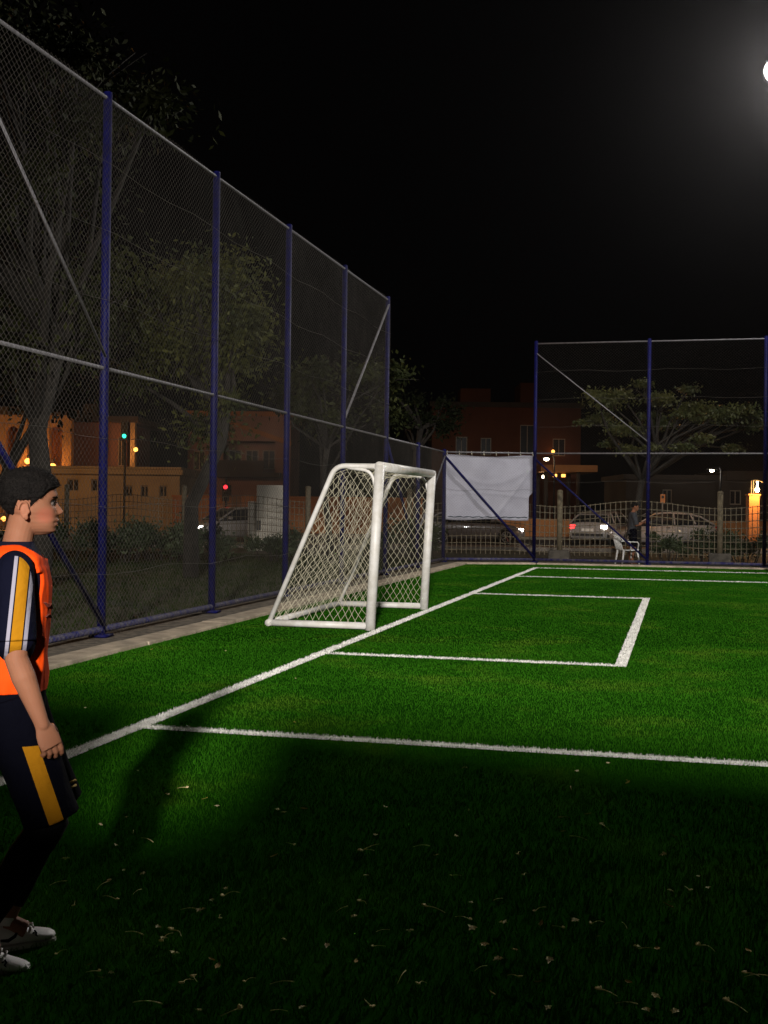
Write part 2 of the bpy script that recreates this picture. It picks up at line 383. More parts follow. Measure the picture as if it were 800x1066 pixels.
def back_pt(uu, v):
    p = pr_at(v); k = math.sin(PI*min(1,max(0,uu/GW)))**.6; q = min(1, v/LT)
    sag = k*(.16*math.sin(PI*q)**1.2)+.03*mnoise.noise((uu*2.2, v*2.2, 5))*math.sin(PI*q)
    wob = .032*mnoise.noise((uu*5, v*5, 1))
    return Vector((p.x+sag*.75, uu+wob, p.z-sag*.7+(.035*mnoise.noise((uu*5,v*5,9)) if .05<q<.95 else 0)))
for sgn in (1, -1):
    c = -LT-GW
    while c < GW+LT:
        seg = []
        for k in range(101):
            v = LT*k/100; uu = c+sgn*v*.9 if sgn > 0 else c+LT-v*.9
            if 0 <= uu <= GW: seg.append(back_pt(uu, v))
            elif len(seg) > 1: b.tube(seg, .0021, 4); seg = []
            else: seg = []
        if len(seg) > 1: b.tube(seg, .0021, 4)
        c += sp*1.35
b.build('back_net', M_net, t)
def in_side(x, z):
    if z < .07 or z > 1.95 or x > LN*z/2-.03: return False
    xm = pr_at(0).x
    zz = [(p.x, p.z) for p in prof]
    for (xa, za), (xb, zb) in zip(zz, zz[1:]):
        if zb <= z <= za and za-zb > 1e-4:
            return x > xa+(xb-xa)*(za-z)/(za-zb)+.01
    return x > TD
for y in (0, GW):
    b = MB()
    for sgn in (1, -1):
        for kx in range(-38, 40):
            c = kx*sp*.82; seg = []
            for k in range(70):
                z = 1.95-1.9*k/69; x = c+sgn*(z-1)*.62
                if in_side(x, z):
                    q = math.sin(PI*(1.95-z)/1.9); e = (1 if y == 0 else -1)
                    seg.append(Vector((x+.026*mnoise.noise((x*4,z*4,3)), y+e*.07*q*(.5+mnoise.noise((x*2,z*2,y)))+.012*mnoise.noise((x*6,z*6,7)), z+.028*mnoise.noise((x*4,z*4,4)))))
                elif len(seg) > 1: b.tube(seg, .0021, 4); seg = []
                else: seg = []
            if len(seg) > 1: b.tube(seg, .0021, 4)
    b.build('side_net', M_net, t)

# ------------------------------------------------------------ unseen board wall added behind the camera to shade the near turf
t = thing('shade_wall', 'plain grey board wall on posts, added out of view to shade the near turf', 'wall', (0,-15.4,0), R(-14))
M_board = mat('grey_board', (.22,.21,.20), .85, var=.25, vscale=6)
b = MB()
for i in range(104): b.bx(-4.6+i*.25, -4.6+i*.25+.246, -.02+.004*(i%2), .02+.004*(i%2), .05, (3.18 if not 2.80 < -4.6+i*.25 < 3.2 else 2.58)+random.uniform(-.015,.015))  # a few boards cut lower so the key light reaches the boy
b.build('shade_boarding', M_board, t)
for i in range(9):
    b = MB(); b.bx(-4.5+i*2.9-.05,-4.5+i*2.9+.05,-.14,-.03,0,2.35); b.build('post', M_board, t, bevel=.006)
# ------------------------------------------------------------ trees and shrubs
M_leaf_d = mat('dark_leaf', (.012,.017,.005), .7, spec=.15, col2=(.034,.038,.008), vscale=1.2)
M_leaf_o = mat('olive_leaf', (.018,.026,.007), .7, spec=.15, col2=(.070,.072,.014), vscale=1.3)
M_leaf_k = mat('black_green_leaf', (.008,.011,.004), .8, spec=.1, var=.4)
M_leaf_m = mat('green_leaf', (.030,.042,.010), .6, col2=(.07,.07,.014), vscale=1.1)
M_leaf_s = mat('shrub_leaf', (.018,.030,.009), .7, col2=(.035,.05,.014), vscale=2)
def leaves(centers, n, size, droop=.3):
    cs = np.array([c[:3] for c in centers]); rs = np.array([c[3] for c in centers]); fl = np.array([c[4] if len(c) > 4 else .75 for c in centers])
    wts = rs**2; wts = wts/wts.sum(); k = rng.choice(len(cs), n, p=wts)
    d = rng.normal(size=(n,3)); d /= np.linalg.norm(d,axis=1)[:,None]
    rad = np.clip(np.abs(rng.normal(0,.62,n)),.02,1.7); pos = cs[k]+d*(rs[k]*rad)[:,None]*np.stack([np.ones(n),np.ones(n),fl[k]],1)
    dirv = d*.7+rng.normal(size=(n,3))*.7; dirv[:,2] -= droop; dirv /= np.linalg.norm(dirv,axis=1)[:,None]
    sd = np.cross(dirv, rng.normal(size=(n,3))); sd /= np.linalg.norm(sd,axis=1)[:,None]
    L = size*rng.uniform(.6,1.4,n)[:,None]; W = L*.22
    V = np.stack([pos-dirv*L*.5, pos+sd*W, pos+dirv*L*.5, pos-sd*W], 1).reshape(-1,3)
    return V, np.arange(n*4).reshape(-1,4)
def tree(name, label, loc, trunk_pts, r0, centers, n, size, lm, droop=.3, cat='tree', group=None):
    t = thing(name, label, cat, loc, 0, group); b = MB()
    m = len(trunk_pts); b.tube(trunk_pts, [r0*(1-.45*i/(m-1)) for i in range(m)], 10)
    top = Vector(trunk_pts[-1])
    for c in centers:
        e = Vector(c[:3]); s = Vector(trunk_pts[-1 if random.random() < .7 else -2]); mid = s.lerp(e, .5)+Vector((random.uniform(-.3,.3),random.uniform(-.3,.3),random.uniform(-.1,.35)))
        b.tube([s, mid, e], [r0*.42, r0*.26, r0*.08], 7)
        for _ in range(3):
            q = e+Vector((random.gauss(0,1),random.gauss(0,1),random.gauss(0,.6)))*c[3]*.6
            b.tube([mid.lerp(e,.6), (mid.lerp(e,.6)+q)/2+Vector((0,0,.1)), q], [r0*.15, r0*.09, r0*.03], 5)
    b.build('trunk', M_bark, t, True)
    V, Fq = leaves(centers, n, size, droop); np_mesh('crown', V, Fq, lm, t)
    return t
def clumps(n, cx, cy, cz, rx, ry, rz, r, shell=True):
    out = []
    for i in range(n):
        d = Vector((random.gauss(0,1),random.gauss(0,1),random.gauss(0,1))).normalized()*(random.uniform(.55,1) if shell else random.random())
        out.append((cx+d.x*rx, cy+d.y*ry, cz+d.z*rz, r*random.uniform(.65,1.25)))
    return out
g = G(40, 21)
tree('leafy_tree', 'large leafy tree rising above the tall left fence at the upper left', g, [(0,0,-.1),(.1,0,1.5),(-.1,.1,2.8),(.3,.1,4.2)], .24,
     clumps(30, -.4,.4,7.4, 2.9,2.6,3.9, 1.0), 42000, .14, M_leaf_d, .5)
g = G(223, 24.5)
tree('leafy_tree', 'mid-height leafy tree behind the second panel of the left fence', g, [(-.5,0,-.1),(-.5,0,1.5),(0.1,.1,2.8),(.2,.1,3.4)], .17,
     clumps(26, -.75,.2,5.0, 1.6,1.6,2.0, .75), 30000, .12, M_leaf_o, .5)
g = G(-20, 27)
tree('forked_tree', 'bare-stemmed forked tree in front of the orange arched house', g, [(0,0,-.1),(.2,0,1.2),(.6,.1,2.2),(1.5,.1,3.6)], .16,
     clumps(9, 1.2,.2,4.6, 2.6,1.6,1.0, .7), 5000, .15, M_leaf_d, .4)
g = G(338, 31)
tree('pale_trunked_tree', 'slender tree with pale forking trunks seen through the left fence beside the goal', g, [(.2,0,-.1),(.1,0,1.2),(-.1,.1,2.0),(.0,.1,3.0)], .10,
     clumps(16, .6,.5,4.5, 2.2,1.8,.9, .6), 8000, .15, M_leaf_d, .4)
g = G(432, 44)
tree('dark_tree', 'dark sparse tree against the night sky left of the far building', g, [(0,0,-.1),(.1,0,2),(0,.1,3.5),(.2,.1,4.4)], .16,
     clumps(12, .0,.2,5.3, 1.5,1.5,1.2, .6), 4500, .18, M_leaf_k, .4)
g = G(668, 38)
tree('spreading_tree', 'wide spreading tree behind the far tall fence and the standing person', g, [(-.1,0,-.1),(-.15,0,1.4),(.0,0,2.4),(.5,.1,3.1)], .15,
     [(-1.5+.45*k+random.uniform(-.2,.2), random.uniform(-.7,.7), (5.35-.05*(k-4)**2*.35 if k < 12 else 4.6)+random.uniform(-.45,.15), random.uniform(.32,.6), .42) for k in range(13)]+
     [(-1.7+.5*k+random.uniform(-.2,.2), random.uniform(-.8,.8), 4.35+random.uniform(-.35,.25), random.uniform(.25,.5), .4) for k in range(11)]+
     [(-1.2+.8*k+random.uniform(-.2,.2), random.uniform(-.8,.8), 3.6+random.uniform(-.2,.3), random.uniform(.25,.4), .4) for k in range(6)], 26000, .12, M_leaf_m, .35)
def shrub(name, label, px, d, wdt, hgt, n, group, dep=.6):
    g = G(px, d); t = thing(name, label, 'shrub', g, YAW, group); cs = []
    for i in range(max(5, int(wdt*7))):
        x = random.uniform(-wdt/2,wdt/2); cs.append((x, random.uniform(-dep,dep)*.5, hgt*random.uniform(.3,.8), hgt*random.uniform(.2,.34)))
    b = MB()
    for c in cs: b.tube([(c[0]*.6,c[1]*.5,-.05),(c[0]*.8,c[1],c[2]*.6),c[:3]], [.02,.014,.006], 5)
    b.build('stem', M_bark, t)
    V, Fq = leaves(cs, n, .11, -.3); np_mesh('foliage', V, Fq, M_leaf_s, t)
for i, (px, d, wd, h, lab) in enumerate(((70,31,2.2,1.15,'dark shrub on the lawn behind the boy in the orange bib'),(128,30.5,1.7,1.25,'rounded dark shrub below the row of three small windows'),(170,31.5,1.6,1.2,'dark shrub at the foot of the wavy fence by the second blue post'),(212,30,1.5,1.05,'low dark shrub just behind the second blue post'),(285,32,1.3,.85,'low dark shrub at the foot of the white wall stub'),(20,30,2.2,1.0,'dark shrub behind the boy at the far left edge'),(425,33.5,2.0,1.2,'dark shrub behind the low fence beside the goal'))):
    shrub('shrub', lab, px, d, wd, h, 4200, 'shrubs along the wavy fence on the left')
for i, (px, d, wd, h, lab) in enumerate(((700,34.6,1.1,.9,'low dark shrub at the far fence under the orange sign'),(735,34.7,1.2,1.0,'dark shrub in front of the rear wheel of the white saloon'),(775,34.6,1.2,1.0,'dark shrub below the orange gate pillar'))):
    shrub('shrub', lab, px, d, wd, h, 3000, 'shrubs along the far fence on the right')

# ------------------------------------------------------------ wavy perimeter fence
M_foot = mat('weathered_footing', (.07,.062,.05), .9, var=.3, vscale=6, bump=.5, bscale=30)
M_cream = mat('cream_paint', (.15,.125,.08), .7, var=.2, vscale=5)
M_fpost = mat('cream_fence_post', (.12,.098,.06), .85, var=.3, vscale=9)
def wavy_fence(label, x0, x1, y, step, ztop):
    t = thing('wavy_fence', label, 'fence', (x0,y,0)); n = int((x1-x0)/step+.5)
    for i in range(n+1):
        b = MB(); b.tube([(i*step,0,0),(i*step,0,ztop+.28)], .085, 10); b.ball((i*step,0,ztop+.28),(.09,.09,.06)); b.build('post', M_fpost, t, True)
        b = MB(); b.box((i*step,0,.10),(.62,.45,.34)); b.build('footing', M_foot, t, bevel=.03)
    for i in range(n):
        b = MB(); nb_ = int(step/.145)
        for k in range(1, nb_):
            x = i*step+k*step/nb_; tp = ztop-.10*math.cos(2*PI*k/nb_*1.0)*.9-.05; b.tube([(x,0,.12),(x,0,tp)], .011, 5)
        for j in range(8):
            z = .22+j*(ztop-.3)/7; pts = []
            for k in range(nb_*2+1):
                x = i*step+k*step/(nb_*2); amp = .02+.075*(j/7.)
                pts.append((x, .012*(-1)**k, z-amp*math.cos(2*PI*k/(nb_*2)*1.0)*(1 if j%2 else .9)))
            b.tube(pts, .011, 5)
        b.build('panel', M_cream, t)
    return t
wavy_fence('cream wavy-barred perimeter fence beyond the far tall fence, by the cars', -4.50, 13.74, 21.7, 4.56, 1.72)
wavy_fence('cream wavy-barred perimeter fence on the left, behind the dark shrubs', -24.5, -7.8, 21.9, 4.175, 1.78)

# ------------------------------------------------------------ road, pavement
_mid = at(400,527,55); 
def strip(name, d0, d1, z, m, halfw=90):
    p = Vector((CAM.x,CAM.y,0)); f = Vector((FW.x,FW.y,0)).normalized(); r = Vector((_rt.x,_rt.y,0))
    b = MB(); q = [p+f*d0-r*halfw, p+f*d0+r*halfw, p+f*d1+r*halfw, p+f*d1-r*halfw]
    b.add([(v.x,v.y,z) for v in q]+[(v.x,v.y,-.3) for v in q], [(0,1,2,3),(0,4,5,1),(1,5,6,2),(2,6,7,3),(3,7,4,0)]); return struct(b.build(name, m))
strip('pavement', 42.5, 44.6, .10, M_pave); strip('road', 44.7, 57.5, -.02, M_asph); strip('pavement', 57.6, 60, .10, M_pave)

# ------------------------------------------------------------ cars
M_tyre = mat('tyre', (.012,.012,.012), .85); M_rim = mat('alloy_rim', (.45,.45,.45), .35, .8); M_glass = mat('dark_glass', (.012,.013,.015), .35, spec=.2)
M_car = mat('white_car_paint', (.30,.29,.28), .3, coat=.5); M_carg = mat('grey_car_paint', (.22,.22,.23), .3, coat=.5)
M_red = mat('tail_lamp', (.4,.01,.01), .3, emit=(1,.03,.03), estr=5); M_redoff = mat('tail_lamp_unlit', (.35,.015,.012), .2)
M_head = mat('head_lamp', (.9,.9,.9), .2, emit=(1,.93,.85), estr=30); M_rev = mat('reversing_lamp', (.9,.9,.9), .2, emit=(1,.85,.75), estr=6); M_headoff = mat('head_lamp_unlit', (.6,.6,.62), .1)
M_trim = mat('black_trim', (.015,.015,.015), .6)
def car(label, loc, rz, paint, head=False, tail=False, group='cars on the road behind the far fence'):
    t = thing('parked_car', label, 'car', loc, rz, group); b = MB(); W = .88
    st = [(-2.15,.42,.74,.70),(-2.08,.30,.93,.80),(-1.7,.24,.98,.86),(-1.2,.22,.97,.88),(-.2,.2,.93,.88),(.7,.2,.91,.88),(1.2,.22,.86,.87),(1.75,.24,.76,.84),(2.08,.28,.64,.76),(2.2,.36,.54,.62)]
    rings = []
    for x, zb, zt, wd in st:
        hz = zt-zb; half = [(wd*.88,zb),(wd*.985,zb+.12*hz),(wd,zb+.45*hz),(wd*.975,zb+.78*hz),(wd*.90,zb+.95*hz),(wd*.6,zt+.015),(0,zt+.03)]
        full = half+[(-y,z) for y, z in half[::-1][1:]]
        rings.append([(x,y,z) for y, z in full])
    b.loft(rings); b.build('body', paint, t, True)
    gs = [(-1.95,.94,.95,.80,.72),(-1.45,.95,1.27,.81,.62),(-.9,.94,1.385,.82,.60),(-.1,.92,1.42,.82,.60),(.4,.90,1.37,.82,.60),(.95,.88,1.10,.80,.66),(1.25,.86,.87,.78,.72)]
    rings = [[(x,w0,zb-.03),(x,w1+.03,zb+(zt-zb)*.8),(x,w1-.04,zt),(x,-w1+.04,zt),(x,-w1-.03,zb+(zt-zb)*.8),(x,-w0,zb-.03)] for x, zb, zt, w0, w1 in gs]
    b = MB(); b.loft(rings); b.build('window_glass', M_glass, t, True)
    b = MB(); rr = [[(x,w1+.015,zt-.05),(x,w1-.05,zt+.018),(x,-w1+.05,zt+.018),(x,-w1-.015,zt-.05)] for x, zb, zt, w0, w1 in gs[1:5]]
    b.loft(rr)
    for s in (1,-1):
        for a, c in (((-1.95,.80*s,.95),(-1.42,.645*s,1.27)),((.4,.625*s,1.36),(1.22,.79*s,.88)),((-.35,.825*s,.92),(-.35,.64*s,1.38)),((-1.42,.645*s,1.26),(-.9,.63*s,1.375)),((-1.2,.82*s,.95),(-1.05,.66*s,1.3))):
            b.tube([a,c], .035, 6)
    b.build('roof', paint, t)
    for x in (-1.32, 1.38):
        for s in (1,-1):
            b = MB(); b.tube([(x,s*.70,.33),(x,s*.87,.33)], .36, 22); b.build('wheel_arch', M_trim, t)
            b = MB(); b.tube([(x,s*.72,.32),(x,s*.86,.32),(x,s*.895,.32)], [.32,.32,.295], 22); wo = b.build('wheel', M_tyre, t)
            b = MB(); b.tube([(x,s*.88,.32),(x,s*.90,.32)], .05, 8)
            for k in range(5):
                a = 2*PI*k/5; b.tube([(x,s*.899,.32),(x+.2*math.cos(a),s*.899,.32+.2*math.sin(a))], .022, 5)
            b.tube([(x+.21*math.cos(2*PI*k/20),s*.898,.32+.21*math.sin(2*PI*k/20)) for k in range(21)], .02, 5); b.build('rim', M_rim, wo)
    for s in (1,-1):
        b = MB(); b.box((-2.08,s*.66,.78),(.14,.26,.17)); b.build('tail_light', (M_red if s > 0 else M_rev) if tail else M_redoff, t, bevel=.02)
        b = MB(); b.box((2.02,s*.62,.60),(.2,.26,.12)); b.build('headlight', M_head if head else M_headoff, t, bevel=.02)
        b = MB(); b.box((.78,s*.95,.98),(.16,.12,.12)); b.build('wing_mirror', paint, t, bevel=.02)
        b = MB(); b.tube([(-.15,s*.885,.80),(.02,s*.885,.80)], .014, 6); b.build('door_handle', M_trim, t)
    b = MB(); b.box((-2.16,0,.46),(.08,1.3,.1)); b.build('bumper_trim', M_trim, t)
    b = MB(); b.box((2.18,0,.42),(.08,1.0,.12)); b.build('grille', M_trim, t)
    b = MB(); b.box((-2.185,0,.66),(.02,.5,.11)); b.build('number_plate', mat('plate', (.7,.7,.66), .5), t)
    return t
BO = G(18, 3.95); BYAW = YAW+.30
def gz(px, d): v = G(px, d); v.z = -.02; return v
car('white saloon car parked side-on behind the far fence, its rear to the right', gz(688,48.5), YAW+PI+.04, M_car)
car('white car with one glowing red tail light, just left of the standing person', gz(629,50.5), YAW+R(62), M_car, tail=True)
car('white car with bright headlights beside the white wall stub', gz(247,50), YAW+PI+.6, M_car, head=True)
car('dark grey car half hidden below the white sheet', gz(490,50), YAW+.08, M_carg, head=True)

# ------------------------------------------------------------ buildings
def m_wall(nm, c): return mat(nm, c, .92, var=.12, vscale=.6, bump=.25, bscale=25)
M_ochre = m_wall('ochre_render', (.42,.27,.13)); M_tan = m_wall('tan_render', (.40,.32,.20)); M_rose = m_wall('rose_render', (.27,.155,.115))
M_oran = m_wall('orange_render', (.36,.16,.055)); M_brick = m_wall('red_brown_render', (.11,.042,.023)); M_wwall = m_wall('whitewashed_wall', (.58,.54,.46)); M_roof = m_wall('roof_slab', (.055,.045,.036))
M_dark = mat('dark_opening', (.015,.014,.013), .5); M_frame = mat('window_frame', (.34,.30,.24), .7)
def wall(b, x0, x1, z0, z1, y0, th, ops=()):
    xs = sorted(set([x0,x1]+[o[0] for o in ops]+[o[1] for o in ops])); zs = sorted(set([z0,z1]+[o[2] for o in ops]+[o[3] for o in ops]))
    for xa, xb in zip(xs, xs[1:]):
        for za, zb in zip(zs, zs[1:]):
            mx, mz = (xa+xb)/2, (za+zb)/2
            if any(o[0] < mx < o[1] and o[2] < mz < o[3] for o in ops): continue
            b.bx(xa,xb,y0,y0+th,za,zb)
def window(t, x0, x1, z0, z1, y, pane=None, bars=True):
    b = MB(); f = .06
    b.bx(x0,x1,y+.1,y+.16,z0,z0+f); b.bx(x0,x1,y+.1,y+.16,z1-f,z1); b.bx(x0,x0+f,y+.1,y+.16,z0+f,z1-f); b.bx(x1-f,x1,y+.1,y+.16,z0+f,z1-f)
    if bars: b.bx((x0+x1)/2-.025,(x0+x1)/2+.025,y+.105,y+.155,z0+f,z1-f)
    fr = b.build('window', M_frame, t)
    b = MB(); b.bx(x0+f,x1-f,y+.125,y+.135,z0+f,z1-f); b.build('pane', pane or M_glass, fr)
def house(name, label, px, d, rz=None):
    return thing(name, label, 'building', G(px, d), YAW if rz is None else rz)
def X(px, px0, d): return (px-px0)*d/F
def H(px, py, d): return Z(px, py, d)
# 1: low tan annex with three small windows
d = 62; t = house('annex_building', 'long low tan house wall with three small square windows', 120, d)
xa, xb = X(52,120,d), X(187,120,d); zt = H(120,494,d); ops = []
for c in (134,150.5,170): ops.append((X(c-4,120,d), X(c+4,120,d), H(120,517,d), H(120,505,d)))
for c in (76,101): ops.append((X(c-6,120,d), X(c+6,120,d), H(120,512,d), H(120,499,d)))
b = MB(); wall(b, xa, xb, 0, zt, 0, .25, ops); b.bx(xa,xa+.25,.25,6,0,zt); b.bx(xb-.25,xb,.25,6,0,zt); b.bx(xa+.25,xb-.25,5.75,6,0,zt); b.build('wall', M_tan, t)
b = MB(); b.bx(xa-.2,xb+.2,-.22,6.2,zt,zt+.28); b.bx(xa-.1,xb+.1,-.12,6.1,zt+.28,zt+.42); b.build('roof', M_tan, t, bevel=.04)
for o in ops: window(t, *o, 0)
# 2: upper rose storey behind it
d = 70; t = house('rose_house', 'rose-coloured upper storey with a lit corner column, rising behind the low tan house', 108, d)
xa, xb = X(72,108,d), X(131,108,d); zt = H(108,440,d)
b = MB(); wall(b, xa, xb, 0, zt, 0, .25, [(X(122,108,d),X(129,108,d),H(108,485,d),H(108,455,d))]); b.bx(xa,xa+.25,.25,7,0,zt); b.bx(xb-.25,xb,.25,7,0,zt); b.bx(xa+.25,xb-.25,6.7,7,0,zt); b.build('wall', M_rose, t)
b = MB(); b.bx(xa-.5,X(146,108,d),-.8,7.3,zt,zt+.35); b.bx(X(80,108,d),X(96,108,d),1,4,zt+.35,zt+1.2); b.build('roof', M_roof, t, bevel=.04)
b = MB(); b.bx(X(137,108,d),X(142,108,d),-.6,-.1,0,zt-.003); b.build('column', M_tan, t, bevel=.03)
window(t, X(122,108,d),X(129,108,d),H(108,485,d),H(108,455,d), 0)
# 3: orange arched house far left
d = 66; t = house('arched_house', 'orange-lit house with tall arched openings at the far left edge', 20, d)
b = MB(); b.bx(X(-90,20,d),X(70,20,d),.9,1.15,0,H(20,425,d)); b.build('wall', M_oran, t)
b = MB()
n = 7; pw = (X(70,20,d)-X(-90,20,d))/n; za = H(20,470,d)
for i in range(n+1): b.box((X(-90,20,d)+i*pw,0,H(20,432,d)/2),(.5,.5,H(20,432,d)))
for i in range(n):
    xc = X(-90,20,d)+(i+.5)*pw; hw = pw/2-.25
    for k in range(8):
        a0, a1 = PI*k/8, PI*(k+1)/8; zs = H(20,450,d)
        b.prism([(xc+hw*math.cos(a0), zs+hw*math.sin(a0)),(xc+hw*math.cos(a1), zs+hw*math.sin(a1)),(xc+hw*math.cos(a1), H(20,432,d)),(xc+hw*math.cos(a0), H(20,432,d))], -.2, .2)
b.build('arcade', M_ochre, t)
b = MB(); b.bx(X(-95,20,d),X(74,20,d),-.5,1.6,H(20,432,d)+.005,H(20,424,d)); b.build('roof', M_roof, t)
# 4: two storey house
d = 76; t = house('two_storey_house', 'two-storey brown house with a recessed balcony, seen between the blue posts', 247, d)
xa, xb = X(195,247,d), X(302,247,d); zt = H(247,433,d)
rec = (X(232,247,d), X(286,247,d), H(247,492,d), H(247,459,d))
ops = [rec, (X(201,247,d),X(213,247,d),H(247,490,d),H(247,470,d)), (X(240,247,d),X(258,247,d),0.0,H(247,525,d)), (X(205,247,d),X(222,247,d),H(247,540,d),H(247,515,d))]
b = MB(); wall(b, xa, xb, 0, zt, 0, .3, ops); b.bx(xa,xa+.3,.3,8,0,zt); b.bx(xb-.3,xb,.3,8,0,zt); b.bx(xa+.3,xb-.3,7.7,8,0,zt)
b.bx(rec[0],rec[1],1.7,1.9,rec[2],rec[3]); b.build('wall', M_rose, t)
b = MB(); b.bx(xa-.15,xb+.15,-.15,8.1,zt,zt+.3); b.prism([(X(240,247,d),zt-.6),(xb+.05,zt-1.9),(xb+.05,zt-1.6),(X(240,247,d),zt-.3)],-.22,-.003); b.build('roof', M_oran, t)
b = MB(); b.bx(rec[0]-.4,rec[1]+.4,-1.1,1.69,rec[2]-.3,rec[2]-.003); b.bx(rec[0]-.4,rec[1]-.6,-1.1,-.95,rec[2],rec[2]+.75); b.build('balcony', M_roof, t)
for k in range(3):
    c = rec[0]+(k+.5)*(rec[1]-rec[0])/3; window(t, c-.42, c+.42, rec[2]+.3, rec[3]-.5, 1.55)
window(t, *ops[1], 0); window(t, *ops[3], 0)
b = MB(); b.bx(ops[2][0],ops[2][1],.15,.2,0,ops[2][3]); b.build('door', M_dark, t)
# 5: boundary wall across the road on the left
d = 60.5; t = thing('boundary_wall', 'low orange boundary wall across the road on the left', 'wall', G(240,d), YAW)
b = MB(); b.bx(X(180,240,d),X(440,240,d),0,.25,0,H(240,518,d)); b.bx(X(180,240,d)-.05,X(440,240,d)+.05,-.05,.3,H(240,518,d),H(240,518,d)+.1); b.build('wall', M_oran, t)
# 6: white wall stub
d = 39; t = thing('wall_stub', 'pale whitewashed block of wall standing beyond the left fence near the goal', 'wall', G(280,d), YAW)
b = MB(); b.bx(X(267,280,d),X(296,280,d),0,.5,0,H(280,505,d)); b.bx(X(258,280,d),X(267,280,d)-.002,.05,.45,0,H(280,522,d)); b.build('wall', M_wwall, t, bevel=.02)
b = MB(); b.bx(X(268,280,d),X(272,280,d),-.05,-.002,H(280,552,d),H(280,542,d)); b.build('meter_box', M_dark, t)
# 7: dark red building behind the sheet
d = 95; t = house('dark_red_building', 'dark red-brown building with black windows rising behind the white sheet', 520, d)
zt = H(520,424,d); xa, xb = X(449,520,d), X(604,520,d)
ops = [(X(474,520,d),X(486,520,d),H(520,474,d),H(520,455,d)),(X(500,520,d),X(511,520,d),H(520,474,d),H(520,456,d)),(X(541,520,d),X(556,520,d),H(520,472,d),H(520,442,d)),(X(575,520,d),X(588,520,d),H(520,474,d),H(520,456,d))]
b = MB(); wall(b, xa, xb, 0, zt, 0, .3, ops); b.bx(xa,xa+.3,.3,9,0,zt); b.bx(xb-.3,xb,.3,9,0,zt); b.bx(xa+.3,xb-.3,8.7,9,0,zt); b.build('wall', M_brick, t)
b = MB(); b.bx(xa-.2,xb+.2,-.2,9.2,zt,zt+.4); b.build('roof', M_roof, t)
b = MB(); b.bx(X(480,520,d),X(512,520,d),2,6,zt+.4,H(520,402,d)); b.bx(X(543,520,d),X(560,520,d),1.5,6,zt+.4,H(520,396,d)); b.build('roof_room', M_brick, t)
for o in ops: window(t, *o, 0)
# 8: canopy with lamps
M_lampw = mat('white_lamp', (1,1,1), .3, emit=(1,.86,.62), estr=15); M_lampo = mat('amber_lamp', (1,.5,.2), .3, emit=(1,.42,.08), estr=3.2)
M_lampg = mat('green_signal', (.1,.8,.5), .3, emit=(.03,1,.55), estr=2.5); M_lampr = mat('red_signal', (.8,.05,.05), .3, emit=(1,.02,.03), estr=4)
d = 78; t = thing('forecourt_canopy', 'orange-lit flat canopy on slim columns behind the far fence', 'canopy', G(588,d), YAW)
b = MB(); b.bx(X(563,588,d),X(622,588,d),0,6,H(588,491,d),H(588,484,d)); b.build('roof', M_oran, t)
for c in (570,604):
    for y in (.8,5): b = MB(); b.tube([(X(c,588,d),y,0),(X(c,588,d),y,H(588,491,d)-.003)], .14, 10); b.build('column', M_roof, t, True)
for px, py in ((569.5,496),(581,494.5),(590,494.5)):
    b = MB(); b.box((X(px,588,d),1.5,H(588,py,d)),(.24,.3,.2)); b.build('lamp', M_lampw if px < 575 else M_lampo, t, bevel=.03)
# 9: low dark building far right
d = 70; t = house('low_dark_building', 'low dark flat-roofed building behind the spreading tree at the right', 735, d)
xa, xb = X(652,735,d), X(800,735,d); zt = H(735,500,d)
ops = [(X(690,735,d),X(700,735,d),H(735,525,d),H(735,510,d)),(X(760,735,d),X(772,735,d),H(735,525,d),H(735,510,d))]
b = MB(); wall(b, xa, xb, 0, zt, 0, .3, ops); b.bx(xa,xa+.3,.3,7,0,zt); b.bx(xb-.3,xb,.3,7,0,zt); b.bx(xa+.3,xb-.3,6.7,7,0,zt); b.build('wall', M_roof, t)
b = MB(); b.bx(X(755,735,d),xb+.4,-.4,7,zt,H(735,490,d)); b.bx(xa-.2,X(755,735,d)-.003,-.2,7,zt,zt+.3); b.build('roof', M_roof, t)
for o in ops: window(t, *o, 0)
# 10: low red wall behind the cars
d = 58.8; t = thing('boundary_wall', 'long low red-brown boundary wall behind the white cars', 'wall', G(640,d), YAW)
b = MB(); b.bx(X(447,640,d),X(830,640,d),0,.25,0,H(640,541,d)); b.build('wall', M_oran, t)
# gate pillar with lamp
d = 43; t = thing('gate_pillar', 'square orange pillar with a bare glowing lamp on top', 'pillar', G(786,d), YAW)
b = MB(); zt = H(786,516,d); b.bx(X(780,786,d),X(791,786,d),0,.38,0,zt); b.bx(X(779,786,d),X(792,786,d),-.03,.41,zt,zt+.06); b.build('shaft', M_oran, t, bevel=.01)
b = MB(); xl = X(788,786,d); zl = H(788,510,d)
b.tube([(xl-.06,.19,zt+.05),(xl-.06,.19,zl+.36),(xl+.05,.19,zl+.36),(xl+.30,.19,zl+.28)], .014, 6)
b.tube([(xl-.14,.19,zt+.05),(xl-.14,.19,zl+.34)], .012, 6); b.build('lamp_bracket', M_cream, t)
b = MB(); b.ball((xl+.02,.02,zl),(.075,.075,.085)); b.tube([(xl+.02,.02,zl+.06),(xl+.02,.02,zl+.30)], .03, 8); b.build('lamp_bulb', mat('bulb', (1,.9,.7), .3, emit=(1,.72,.36), estr=60), t, True)
p = G(788,d)+Vector((_rt.x,_rt.y,0))*.02; lamp('pillar_lamp_light', 'POINT', (p.x+.25*FW.x*-1.2, p.y-.45, zl+.05), 260, (1,.45,.14), size=.08)

